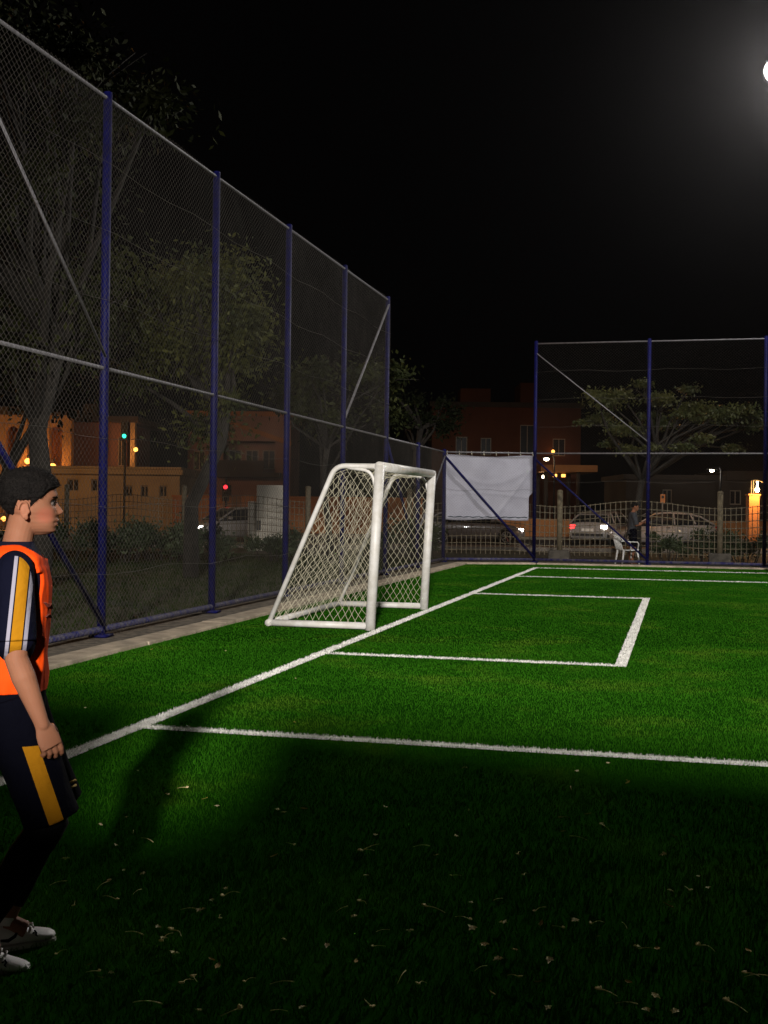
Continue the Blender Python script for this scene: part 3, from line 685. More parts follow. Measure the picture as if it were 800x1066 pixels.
# ------------------------------------------------------------ signals, signs, street lamps
def signal(label, px, py, d, on):
    zt = H(px,py,d); t = thing('traffic_light', label, 'traffic light', G(px,d), YAW, 'traffic lights beyond the left fence')
    b = MB(); b.tube([(0,.12,-.03),(0,.12,zt+.5)], .055, 8); b.build('pole', M_trim, t, True)
    zr = zt if on == 'r' else zt+.52
    b = MB(); b.bx(-.17,.17,-.08,.08,zr-.72,zr+.2); b.build('housing', M_trim, t, bevel=.02)
    for k, (nm, m) in enumerate((('red_lens', M_lampr if on == 'r' else M_dark), ('amber_lens', M_dark), ('green_lens', M_lampg if on == 'g' else M_dark))):
        b = MB(); b.ball((0,-.09,zr-.26*k),(.1,.04,.1)); b.build(nm, m, t, True)
    return t
signal('traffic light showing red, right of the second blue post', 235, 507, 60, 'r')
signal('traffic light showing green, low beside the red one', 237.5, 519, 63, 'g')
signal('traffic light showing green, high in front of the rose house', 129, 454, 57, 'g')
d = 42; t = thing('street_sign', 'small orange rectangular sign on a thin pole above the white saloon', 'sign', G(690,d), YAW)
b = MB(); b.tube([(0,.03,-.03),(0,.03,H(690,514,d))], .025, 8); b.build('pole', M_galv, t)
b = MB(); b.bx(-.085,.085,-.02,.0,H(690,524,d),H(690,514.5,d)); b.build('plate', mat('orange_plate', (.6,.2,.05), .6), t, bevel=.01)
b = MB(); b.ball((0,-.022,H(690,517.5,d)),(.05,.006,.05)); b.build('emblem', M_trim, t)
def wall_lamp(label, px, py, d, m, e, r=.1, col=SODIUM, light=True, off=-.6):
    t = thing('wall_lamp', label, 'lamp', at(px,py,d), YAW, 'lit lamps on the houses')
    b = MB(); b.ball((0,0,0), r); b.build('globe', m, t, True)
    b = MB(); b.tube([(0,0,r*.8),(0,0,r*2),(0,.35,r*2.2)], r*.25, 6); b.build('bracket', M_trim, t)
    if light:
        q = at(px,py,d)+Vector((FW.x,FW.y,0))*off; lamp('wall_lamp_light', 'POINT', q, e, col, size=.12)
wall_lamp('amber lamp under the arches at the far left, upper of two', 29, 480, 65.4, M_lampo, 50, .16)
wall_lamp('amber lamp above the head of the boy in the orange bib', 55, 486, 65.4, M_lampo, 50, .2)
wall_lamp('amber lamp on the corner column of the rose house', 141.5, 468, 69.0, M_lampo, 50, .13)
p = G(112,50); lamp('amber_fill_light', 'POINT', (p.x,p.y,6.5), 200, (1,.5,.16), size=.2)  # added amber fill without a lamp, brightens the tan annex and wavy fence
p = G(715,45.5); lamp('amber_fill_light', 'POINT', (p.x,p.y,4.6), 90, (1,.38,.10), size=.2)  # extra amber fill without a lamp, added to warm the white cars
wall_lamp('dim amber lamp behind the neck of the boy', 4, 540, 60, M_lampo, 30, .13)
wall_lamp('small amber lamp on the dark red building, above the canopy', 576, 470, 94.8, M_lampo, 14, .14, off=-1.5)
def street_lamp(label, px, py, d, e, col, m, hd=.16, light=True):
    p = G(px,d); zt = H(px,py,d); t = thing('street_lamp', label, 'street lamp', p, YAW, 'street lamps along the road')
    b = MB(); b.tube([(.5,0,-.03),(.5,0,zt+.05),(.42,0,zt+.2),(0,0,zt+.16)], .05, 8); b.build('pole', M_trim, t, True)
    b = MB(); b.bx(-.28,.28,-.12,.12,zt+.06,zt+.15); b.build('head', M_trim, t, bevel=.02)
    b = MB(); b.ball((0,0,zt),(hd,hd,hd*.6)); b.build('lens', m, t, True)
    if light: lamp('street_lamp_light', 'POINT', (p.x,p.y,zt-.35), e, col, size=.15)
street_lamp('white street lamp above the canopy at the far fence', 568.5, 478, 74, 40, (1,.6,.3), M_lampw, .17)
street_lamp('tiny white street lamp in front of the dark low building', 741, 490, 66, 40, (1,.9,.8), M_lampw, .13)

# ------------------------------------------------------------ floodlight at the upper right
d = 27; px, py = 801, 76; p = G(px, d); zt = H(px, py, d)
t = thing('floodlight', 'tall floodlight with a glaring white lamp cut by the upper right edge', 'floodlight', p, YAW)
b = MB(); b.tube([(.45,.2,-.05),(.45,.2,zt+.4)], [.12,.07], 12); b.build('mast', M_galv, t, True)
b = MB(); b.bx(-.05,1.3,.1,.2,zt-.05,zt+.05); b.build('crossarm', M_galv, t)
M_flood = mat('flood_lens', (1,1,1), .2, emit=(1,.95,.92), estr=130)
for x in (0., .95):
    b = MB(); b.tube([(x,.12,zt),(x,-.02,zt),(x,-.16,zt)], [.12,.27,.29], 24); b.build('lamp_head', M_trim, t)
    b = MB(); b.tube([(x,-.165,zt),(x,-.19,zt),(x,-.205,zt)], [.26,.24,.12], 24); b.build('lens', M_flood, t, True)
q = p+Vector((0,0,zt)); q = q-Vector((FW.x,FW.y,0))*.7
lamp('mast_floodlight_beam', 'SPOT', p+Vector((.45*_rt.x-.4*FW.x,.45*_rt.y-.4*FW.y,zt)), 3800, (1,.95,.90), aim=(1.4,-10.5,0), size=.3, spot_size=R(30), spot_blend=1.0)
lamp('mast_floodlight_spill', 'POINT', p+Vector((.45*_rt.x-.35*FW.x,.45*_rt.y-.35*FW.y,zt)), 3600, (1,.96,.92), size=.25)

# ------------------------------------------------------------ people
def tubes_body(parts):
    b = MB()
    for pts, r, *fl in parts:
        n = 16; b.tube(pts, r, n, flat=fl[0] if fl else None)
        for p, q in ((pts[0], r[0] if hasattr(r,'__len__') else r), (pts[-1], r[-1] if hasattr(r,'__len__') else r)):
            if hasattr(q,'__len__'): q = min(q)
            b.ball(p, q*.995, 14, 9)
    return b
def interp(tab, z):
    if z <= tab[0][0]: return tab[0][1:]
    for a, c in zip(tab, tab[1:]):
        if z <= c[0]:
            k = (z-a[0])/(c[0]-a[0]); k = k*k*(3-2*k)*.5+k*.5
            return tuple(p+(q-p)*k for p, q in zip(a[1:], c[1:]))
    return tab[-1][1:]
# z: front, back, half width  (boy's own frame: x forward, y to his left, z up)
HEAD = [(1.392,.090,.060,.012),(1.397,.112,.052,.022),(1.405,.1245,.040,.036),(1.415,.1245,.030,.045),(1.425,.1270,.020,.051),(1.440,.1285,.002,.058),(1.455,.1260,-.014,.064),(1.470,.1235,-.028,.069),
        (1.485,.1235,-.038,.072),(1.500,.1240,-.044,.074),(1.515,.1262,-.047,.0755),(1.5265,.1285,-.048,.076),(1.545,.1255,-.047,.0755),(1.560,.1195,-.043,.073),(1.575,.110,-.035,.067),(1.588,.094,-.022,.057),(1.598,.072,-.004,.042),(1.6035,.050,.016,.022),(1.605,.036,.030,.004)]
PROF = [(1.392,0),(1.398,.000),(1.405,.002),(1.411,.0012),(1.416,-.0015),(1.421,.002),(1.4265,.0062),(1.431,.0045),(1.4335,.001),(1.436,.0050),(1.4405,.0085),(1.445,.006),(1.451,.003),(1.4565,.006),(1.461,.0165),(1.466,.0245),(1.470,.0262),(1.476,.0225),(1.484,.0165),(1.492,.0105),(1.500,.0055),(1.508,.0025),(1.516,.0012),(1.5265,.0018),(1.54,.0),(1.7,0)]
SIG = [(1.39,.02),(1.41,.017),(1.42,.017),(1.44,.019),(1.452,.016),(1.457,.0155),(1.463,.0145),(1.470,.0115),(1.484,.0095),(1.50,.010),(1.53,.024)]
def g2(a, s): return math.exp(-.5*(a/s)**2)
def head_point(z, th, off=0.0):
    xf, xb, wd = interp(HEAD, z); xc, a = (xf+xb)/2, (xf-xb)/2
    c, s = math.cos(th), math.sin(th); e = .92
    x = xc+a*math.copysign(abs(c)**e, c); y = wd*math.copysign(abs(s)**.88, s)
    if c > 0:
        pr, = interp(PROF, z); sg, = interp(SIG, z); x += pr*g2(y, sg)*min(1, c*2.5)
        x -= .0085*g2(abs(y)-.031, .013)*g2(z-1.4985, .0095)
        x += .0035*g2(abs(y)-.034, .016)*g2(z-1.519, .006)
        x += .0045*g2(abs(y)-.040, .016)*g2(z-1.474, .013)
        x -= .004*g2(z-1.4338, .0022)*g2(y, .017)
        x -= .003*g2(abs(y)-.027, .006)*g2(z-1.434, .006)
        x -= .003*g2(abs(y)-.017, .004)*g2(z-1.468, .004)
    y -= math.copysign(.004*g2(x-.085, .03)*g2(z-1.452, .012), y)
    n = Vector((c/a, s/max(wd,.01), 0)).normalized()
    k = (z-1.50)/.11
    if k > 0: n = (n*math.sqrt(max(0,1-min(1,k)**2))+Vector((0,0,k))).normalized()
    return Vector((x,y,z))+n*off
def head_rings(zs, nth, off=lambda z, th: 0.0):
    rings = []
    for z in zs: rings.append([head_point(z, 2*PI*k/nth, off(z, 2*PI*k/nth)) for k in range(nth)])
    return rings
HZ = list(np.concatenate([np.linspace(1.392,1.53,88), np.linspace(1.533,1.598,24), [1.601,1.6035,1.6046,1.605]]))

def skin_material():
    m = bpy.data.materials.new('skin'); m.use_nodes = True; nt = m.node_tree; b = nt.nodes['Principled BSDF']; L = nt.links
    tc = nt.nodes.new('ShaderNodeTexCoord'); n = nt.nodes.new('ShaderNodeTexNoise'); n.inputs['Scale'].default_value = 18; n.inputs['Detail'].default_value = 5
    r = nt.nodes.new('ShaderNodeValToRGB'); r.color_ramp.elements[0].color = (.215,.090,.050,1); r.color_ramp.elements[1].color = (.26,.118,.068,1)
    L.new(tc.outputs['Object'], n.inputs['Vector']); L.new(n.outputs['Fac'], r.inputs['Fac']); prev = r.outputs['Color']
    def spot(c, rad, col, amt):
        nonlocal prev
        mp = nt.nodes.new('ShaderNodeMapping'); mp.vector_type = 'POINT'
        mp.inputs['Scale'].default_value = tuple(1/q for q in rad); mp.inputs['Location'].default_value = tuple(-a/q for a, q in zip(c, rad))
        ln = nt.nodes.new('ShaderNodeVectorMath'); ln.operation = 'LENGTH'
        mr = nt.nodes.new('ShaderNodeMapRange'); mr.inputs[1].default_value = .55; mr.inputs[2].default_value = 1.1; mr.inputs[3].default_value = amt; mr.inputs[4].default_value = 0
        mx = nt.nodes.new('ShaderNodeMix'); mx.data_type = 'RGBA'; mx.inputs[7].default_value = (*col,1)
        L.new(tc.outputs['Object'], mp.inputs['Vector']); L.new(mp.outputs['Vector'], ln.inputs[0]); L.new(ln.outputs['Value'], mr.inputs[0]); L.new(mr.outputs[0], mx.inputs[0]); L.new(prev, mx.inputs[6]); prev = mx.outputs[2]
    for s in (-1,1):
        spot((.092,s*.055,1.458),(.040,.03,.030),(.36,.105,.065),.55)
        spot((.020,s*.08,1.474),(.03,.03,.035),(.33,.13,.075),.5)
    spot((.138,0,1.4335),(.020,.024,.0100),(.30,.085,.065),.85)
    spot((.140,0,1.4335),(.024,.019,.0022),(.05,.015,.012),.95)
    L.new(prev, b.inputs['Base Color']); b.inputs['Roughness'].default_value = .65; b.inputs['Subsurface Weight'].default_value = .12
    b.inputs['Subsurface Radius'].default_value = (.012,.004,.002); b.inputs['Specular IOR Level'].default_value = .15
    return m
M_skin = skin_material()
M_hair = mat('dark_hair', (.005,.004,.0035), .8, spec=.15, var=.3, vscale=60, bump=.6, bscale=160)
M_navy = mat('navy_jersey', (.006,.007,.018), .85, spec=.1, bump=.25, bscale=30)
M_navys = mat('navy_shorts', (.002,.0022,.005), .9, spec=.03, bump=.3, bscale=22)
M_tight = mat('black_leggings', (.004,.004,.005), .8, spec=.1)
M_shoe = mat('white_shoe', (.66,.64,.62), .55, var=.08, vscale=20); M_sole = mat('shoe_sole', (.55,.53,.50), .7)
def bib_material():
    m = mat('orange_bib', (.72,.062,.004), .8, spec=.08, var=.10, vscale=7, bump=.55, bscale=9); return m
M_bib = bib_material()
def striped(name, base, bands, zr=None, coords=None):
    """bands: (lower, upper, colour) of t = x - slope*(z - z0), on the outer side only"""
    m = bpy.data.materials.new(name); m.use_nodes = True; nt = m.node_tree; b = nt.nodes['Principled BSDF']; L = nt.links
    x0, slope, z0, ysign = coords
    tc = nt.nodes.new('ShaderNodeTexCoord'); sp = nt.nodes.new('ShaderNodeSeparateXYZ'); L.new(tc.outputs['Object'], sp.inputs[0])
    def mth(op, a, c):
        n = nt.nodes.new('ShaderNodeMath'); n.operation = op
        for i, q in enumerate((a, c)):
            if isinstance(q, (int, float)): n.inputs[i].default_value = q
            else: L.new(q, n.inputs[i])
        return n.outputs[0]
    t = mth('SUBTRACT', sp.outputs['X'], mth('MULTIPLY', mth('SUBTRACT', sp.outputs['Z'], z0), slope)); t = mth('SUBTRACT', t, x0)
    side = mth('LESS_THAN', sp.outputs['Y'], ysign)
    if zr: side = mth('MULTIPLY', side, mth('MULTIPLY', mth('GREATER_THAN', sp.outputs['Z'], zr[0]), mth('LESS_THAN', sp.outputs['Z'], zr[1])))
    rgb = nt.nodes.new('ShaderNodeRGB'); rgb.outputs[0].default_value = (*base,1); prev = rgb.outputs[0]
    for lo, hi, col in bands:
        f = mth('MULTIPLY', mth('MULTIPLY', mth('GREATER_THAN', t, lo), mth('LESS_THAN', t, hi)), side)
        mx = nt.nodes.new('ShaderNodeMix'); mx.data_type = 'RGBA'; mx.inputs[7].default_value = (*col,1); L.new(f, mx.inputs[0]); L.new(prev, mx.inputs[6]); prev = mx.outputs[2]
    L.new(prev, b.inputs['Base Color']); b.inputs['Roughness'].default_value = .9; b.inputs['Specular IOR Level'].default_value = .03
    n2 = nt.nodes.new('ShaderNodeTexNoise'); n2.inputs['Scale'].default_value = 26; bp = nt.nodes.new('ShaderNodeBump'); bp.inputs['Strength'].default_value = .35; bp.inputs['Distance'].default_value = .02
    L.new(tc.outputs['Object'], n2.inputs['Vector']); L.new(n2.outputs['Fac'], bp.inputs['Height']); L.new(bp.outputs['Normal'], b.inputs['Normal'])
    return m
M_sleeve = striped('striped_sleeve', (.004,.0045,.012), [(-.021,-.010,(.27,.26,.32)),(-.006,.028,(.34,.150,.007)),(.032,.044,(.27,.26,.32))], coords=(.004,.09,1.2,-.195))
M_short = striped('striped_shorts', (.002,.0022,.005), [(-.026,.024,(.30,.130,.006))], zr=(.40,.72), coords=(.085,-.34,.62,-.10))

TORSO = [(.80,-.010,.098,.132),(.86,-.008,.096,.134),(.92,-.004,.093,.130),(1.0,.0,.090,.126),(1.08,.001,.093,.134),(1.16,.001,.097,.147),(1.23,.0,.096,.158),(1.28,-.003,.090,.160),(1.31,-.005,.082,.150),(1.332,-.006,.072,.124),(1.346,-.005,.063,.095),(1.357,-.003,.056,.070),(1.366,.0,.051,.055)]
def torso_rings(zs, nth, off=lambda z, th: 0.0, wr=0):
    out = []
    for z in zs:
        cx, rx, ry = interp(TORSO, z); rg = []
        for k in range(nth):
            th = 2*PI*k/nth; o = off(z, th); c, s = math.cos(th), math.sin(th)
            q = wr*mnoise.noise((c*2.2, s*2.2, z*9)) + wr*.6*mnoise.noise((c*5, s*5, z*14))
            rg.append(Vector((cx+(rx+o+q)*math.copysign(abs(c)**.85,c), (ry+o+q)*math.copysign(abs(s)**.85,s), z+max(0,o)*(.7 if z > 1.3 else 0))))
        out.append(rg)
    return out
def hand(b, wrist, fwd, side, back, s=1.0, curl=.5):
    """palm and five fingers: fwd along the hand, side towards the thumb, back = back-of-hand normal"""
    w_ = Vector(wrist); f, sd, bk = Vector(fwd).normalized(), Vector(side).normalized(), Vector(back).normalized()
    k0 = w_+f*.078*s
    b.tube([w_-f*.03*s, w_+f*.005*s, w_+f*.03*s, w_+f*.055*s, k0+f*.004*s], [(.024*s,.018*s),(.027*s,.016*s),(.036*s,.0155*s),(.040*s,.0145*s),(.038*s,.0125*s)], 14, flat=bk)
    for i, (o, l) in enumerate(((.029,.068),(.0098,.076),(-.0098,.071),(-.028,.056))):
        p = k0+sd*o*s-f*.010*s; d = f+sd*(o*1.2); a = 0; pts = [p]; cr = curl*(.85+.18*i)
        for j, q in enumerate((.48,.30,.22)):
            a += cr*(.55 if j == 0 else .75); dd = (d*math.cos(a)-bk*math.sin(a)).normalized(); p = p+dd*l*q*s*1.12; pts.append(p)
        b.tube(pts, [.0092*s,.0085*s,.0078*s,.0062*s], 10); b.ball(pts[-1], .0062*s, 10, 6); b.ball(pts[0], .0096*s, 10, 6)
    p = w_+f*.016*s+sd*.026*s-bk*.004*s; pts = [p]
    for j, (dv, l) in enumerate(((f*.75+sd*.36-bk*.55,.036),(f*.9+sd*.05-bk*.5,.031),(f*.95-sd*.1-bk*.5,.024))):
        p = p+dv.normalized()*l*s; pts.append(p)
    b.tube(pts, [.0125*s,.0108*s,.0095*s,.007*s], 10); b.ball(pts[-1], .007*s, 10, 6)
def ear(b, x, y, z, sg):
    pts = []
    for k in range(15):
        a = R(-105)+R(290)*k/14; pts.append((x-.004+.0165*math.cos(a)*(1 if math.cos(a) < 0 else .8), y+sg*(.010+.004*(-math.cos(a))), z+.002+.0255*math.sin(a)))
    b.tube(pts, .0045, 8)
    b.ball((x-.002, y+sg*.004, z), (.0155,.007,.024), 12, 8); b.ball((x+.004, y+sg*.007, z-.024), (.008,.006,.009), 10, 7)
    b.ball((x+.012, y+sg*.006, z-.004), (.005,.005,.008), 8, 6)

boy = thing('person', 'boy in an orange bib over a navy striped jersey, in profile at the left edge', 'person', BO, BYAW)
hipR, hipL = Vector((-.02,-.068,.83)), Vector((-.01,.068,.83))
knR, anR = Vector((.115,-.10,.455)), Vector((-.105,-.115,.115))
knL, anL = Vector((.135,.08,.46)), Vector((-.015,.06,.12))
shR, elR, wrR = Vector((-.004,-.168,1.292)), Vector((.004,-.200,1.005)), Vector((.085,-.212,.795))
shL, elL, wrL = Vector((-.004,.168,1.292)), Vector((-.03,.205,1.01)), Vector((.01,.21,.79))
b = MB()
b.loft(head_rings(HZ, 112))
for s in (-1, 1): ear(b, .0245, s*.0745, 1.4745, s)
b.tube([(-.002,0,1.30),(.002,0,1.36),(.012,0,1.41),(.026,0,1.455)], [(.056,.056),(.050,.049),(.050,.047),(.056,.050)], 22)
b.loft(torso_rings([q[0] for q in TORSO], 36))
def limb(pts, r): b.tube(pts, r, 18); b.ball(pts[0], r[0]); b.ball(pts[-1], r[-1], 14, 9)
for sh, el, wr in ((shR,elR,wrR),(shL,elL,wrL)):
    m1 = sh.lerp(el,.5); fo = el.lerp(wr,.28)
    limb([sh, m1+Vector((.004,0,0)), el, fo+Vector((0,-.002 if sh.y < 0 else .002,0)), el.lerp(wr,.7), wr], [.037,.041,.037,.0385,.029,.0225])
hand(b, wrR, (.34,.03,-.80), (.80,.35,.32), (.35,-1,.10), .95, .60)
hand(b, wrL, (.25,-.02,-.85), (.85,.1,.3), (.10,1,.05), .95, .45)
for hp, kn, an in ((hipR,knR,anR),(hipL,knL,anL)):
    cf = kn.lerp(an,.3)+Vector((-.012,0,-.01)); limb([hp, hp.lerp(kn,.5), kn, cf, kn.lerp(an,.75), an], [.070,.068,.056,.056,.040,.036])
    b.tube([an+Vector((-.01,0,-.03)), an+Vector((.06,0,-.065))], [.034,.03], 12)
body = remesh(b, 'body', M_skin, boy, .0030, 2, .4)
# eyes, brows
for s in (-1, 1):
    b = MB(); b.ball((.1065,s*.0305,1.4985), .0118, 20, 14); e = b.build('eye', mat('eye_white', (.12,.10,.09), .9, spec=0), boy, True)
    b = MB(); b.ball((.1140,s*.0310,1.4983), (.0050,.0062,.0060), 14, 10); b.build('iris', mat('dark_iris', (.008,.005,.004), .35, spec=.2), e, True)
    b = MB(); b.tube([(.1150,s*.0215,1.5035),(.1186,s*.029,1.5057),(.1135,s*.037,1.5040),(.1050,s*.043,1.4995)], [.0018,.0026,.0026,.0016], 8); b.build('upper_eyelid', M_hair, boy, True)
    pts = [head_point(1.5165+.004*math.sin(PI*k/6), 0, 0) for k in range(7)]
    pp = []
    for k in range(7):
        th = .17+.50*k/6
        pp.append(head_point(1.5150+.0045*math.sin(PI*k/6*.8), s*th, .0012))
    b = MB(); b.tube(pp, [(.0024,.0016),(.0034,.0018),(.0036,.0018),(.0034,.0018),(.003,.0016),(.0024,.0014),(.0014,.001)], 8); b.build('eyebrow', M_hair, boy, True)
# hair: shell over the skull that dives under the skin below its hairline
def hair_off(z, th):
    p = head_point(z, th); x = p.x
    if x > .095: zl = 1.538+ .010*min(1,(x-.095)/.02)
    elif x > .055: zl = 1.499+.039*((x-.055)/.04)**1.1
    elif x > .040: zl = 1.478+.021*((x-.040)/.015)
    elif x > .002: zl = 1.507
    else: zl = 1.455-.0+.052*max(0,1-((.002-x)/.018))
    if x < -.008: zl = 1.432
    k = max(0, min(1, (z-zl)/.007+.5)); k = k*k*(3-2*k)
    th_ = .0105 if z < 1.48 else .0105+.004*min(1,(z-1.48)/.08)
    nz = .0028*mnoise.noise((p.x*60,p.y*60,p.z*60))+.0018*mnoise.noise((p.x*150,p.y*150,p.z*150))
    fade = min(1, max(.25, (z-1.425)/.06)) if x < .0 else (.45 if x > .035 and z < 1.515 else 1)
    return -.010*(1-k)+(th_*fade+nz)*k
b = MB(); b.loft(head_rings(list(np.linspace(1.425,1.598,110))+[1.601,1.6035,1.6046,1.605], 200, hair_off))
for _ in range(9000):
    z = 1.43+.174*random.random()**.8; th = random.uniform(0,2*PI); o = hair_off(z, th)
    if o < .003: continue
    p = head_point(z, th, o-.002); nrm = (head_point(z, th, o+.01)-p).normalized()
    d = (nrm*random.uniform(.25,1.0)+Vector((.35,0,-.55))*random.uniform(.3,1)+Vector((random.gauss(0,.3),random.gauss(0,.3),random.gauss(0,.3)))).normalized()
    l = random.uniform(.006,.014)*(1 if z > 1.49 else .5); sd = d.cross(Vector((random.gauss(0,1),random.gauss(0,1),random.gauss(0,1)))).normalized()*.0009
    b.add([p-sd, p+sd, p+d*l], [(0,1,2)])
b.build('hair', M_hair, boy, True)
# jersey, sleeves, bib
zs = list(np.linspace(.89,1.366,60))
b = MB(); b.loft(torso_rings(zs, 80, lambda z, th: .007, .004), cap=False); b.build('jersey', M_navy, boy, True)
for sh, el, sg in ((shR,elR,-1),(shL,elL,1)):
    e = sh.lerp(el, .83); pts = [sh+Vector((0,-sg*.048,-.006)), sh+Vector((0,-sg*.010,.0)), sh.lerp(el,.22), sh.lerp(el,.45), sh.lerp(el,.65), e]
    b = MB(); n = 40; rr = [.046,.0565,.0585,.060,.062,.0635]
    fine, fr = [], []
    for i in range(len(pts)-1):
        for k in range(8): fine.append(pts[i].lerp(pts[i+1],k/8)); fr.append(rr[i]+(rr[i+1]-rr[i])*k/8)
    fine.append(pts[-1]); fr.append(rr[-1]); fine.append(e+Vector((0,0,.004))); fr.append(rr[-1]-.006)
    fine.append(e+Vector((0,0,.05))); fr.append(rr[-1]-.010)
    b.tube(fine, fr, n, cap=False)
    b.v = [tuple(Vector(v)+Vector((1,.6,0))*(.0045*mnoise.noise((v[0]*16,v[1]*16,v[2]*11))+.002*mnoise.noise((v[0]*40,v[1]*40,v[2]*26)))) for v in b.v]
    b.build('sleeve', M_sleeve, boy, True)
def bib_off(z, th):
    cx, rx, ry = interp(TORSO, z); x = cx+rx*math.cos(th); y = abs(ry*math.sin(th))
    k = 1.0
    ax = (x+.000)/.066; az = (z-1.245)/.125; r_ = math.sqrt(ax*ax+az*az)
    if y > (.085 if z < 1.27 else .128): k = min(k, max(0, min(1, (r_-.93)/.14)))
    if y > .085 and z > 1.245 and abs(ax) < 1 and y > .128: k = 0 if abs(ax) < .9 else k
    zn = 1.357-(.05*max(0,math.cos(th))**2)-.012*max(0,-math.cos(th))**2
    k = min(k, max(0, min(1, (zn+.006-z)/.012)))
    return -.004*(1-k)+(.0155+.006*max(0,(1.1-z)))*k
b = MB(); b.loft(torso_rings(list(np.linspace(.884,1.362,110)), 160, bib_off, .009), cap=False); o = b.build('bib', M_bib, boy, True)
s_ = o.modifiers.new('thick', 'SOLIDIFY'); s_.thickness = .0025; s_.offset = -1
b = MB()
for x0, z0, q in ((.0,1.17,0),(.02,1.145,1),(.03,1.175,2)):
    pass
# dark printed mark on the chest of the bib
def surf(z, th, o=.019):
    cx, rx, ry = interp(TORSO, z); c, s = math.cos(th), math.sin(th)
    return Vector((cx+(rx+o)*math.copysign(abs(c)**.85,c), (ry+o)*math.copysign(abs(s)**.85,s), z))
b.tube([surf(1.175,R(-42)),surf(1.160,R(-34)),surf(1.168,R(-26)),surf(1.15,R(-18))], [(.007,.0018)]*4, 6)
b.tube([surf(1.128,R(-40)),surf(1.135,R(-30)),surf(1.12,R(-18))], [(.006,.0018)]*3, 6); b.build('chest_print', mat('bib_print', (.10,.015,.006), .8), boy)
# shorts, leggings
b = MB()
b.loft(torso_rings([.78,.82,.86,.90,.93], 40, lambda z, th: .012))
for hp, kn, sg in ((hipR,knR,-1),(hipL,knL,1)):
    h = hp.lerp(kn,.98); d = (kn-hp).normalized()
    b.tube([hp+Vector((.005,0,.03)), hp.lerp(kn,.3)+Vector((.006,0,0)), hp.lerp(kn,.6)+Vector((.008,0,0)), h+Vector((.010,0,0))], [.098,.098,.094,.092], 26)
o = remesh(b, 'shorts', M_short, boy, .005, 4, .5)
me = o.data
for v in me.vertices:
    q = .006*mnoise.noise(v.co*Vector((14,14,7)).x if False else (v.co.x*16, v.co.y*16, v.co.z*8))
    v.co += v.normal*q
b = MB()
for hp, kn, an in ((hipR,knR,anR),(hipL,knL,anL)):
    cf = kn.lerp(an,.3)+Vector((-.012,0,-.01)); b.tube([hp.lerp(kn,.6), kn, cf, kn.lerp(an,.75), kn.lerp(an,.93)], [.074,.060,.060,.045,.041], 20)
    b.ball(kn, .0595)
lg = []
for hp, kn, an in ((hipR,knR,anR),(hipL,knL,anL)):
    b = MB(); cf = kn.lerp(an,.3)+Vector((-.012,0,-.01)); b.tube([hp.lerp(kn,.6), hp.lerp(kn,.85), kn, kn.lerp(an,.1), cf, kn.lerp(an,.75), kn.lerp(an,.90)], [.074,.066,.061,.060,.060,.046,.041], 20); b.build('legging', M_tight, boy, True)
# club-style crest on the left thigh hem: yellow band over a blue shield
M_cy = mat('crest_yellow', (.55,.33,.03), .7); M_cb = mat('crest_blue', (.015,.035,.30), .6)
cc = hipL.lerp(knL,.80)+Vector((.075,-.062,.0))
b = MB(); b.tube([cc+Vector((-.025,-.012,-.010)), cc+Vector((.0,-.006,.002)), cc+Vector((.022,.008,.010))], [(.006,.004)]*3, 8); b.tube([cc+Vector((-.020,-.012,.012)), cc+Vector((.004,-.004,.022)), cc+Vector((.020,.006,.028))], [(.006,.004)]*3, 8)
ob = b.build('crest', M_cy, boy, True)
b = MB(); b.tube([cc+Vector((.002,-.010,-.020)), cc+Vector((.006,-.006,-.038))], [.013,.007], 8); b.build('crest_shield', M_cb, ob, True)
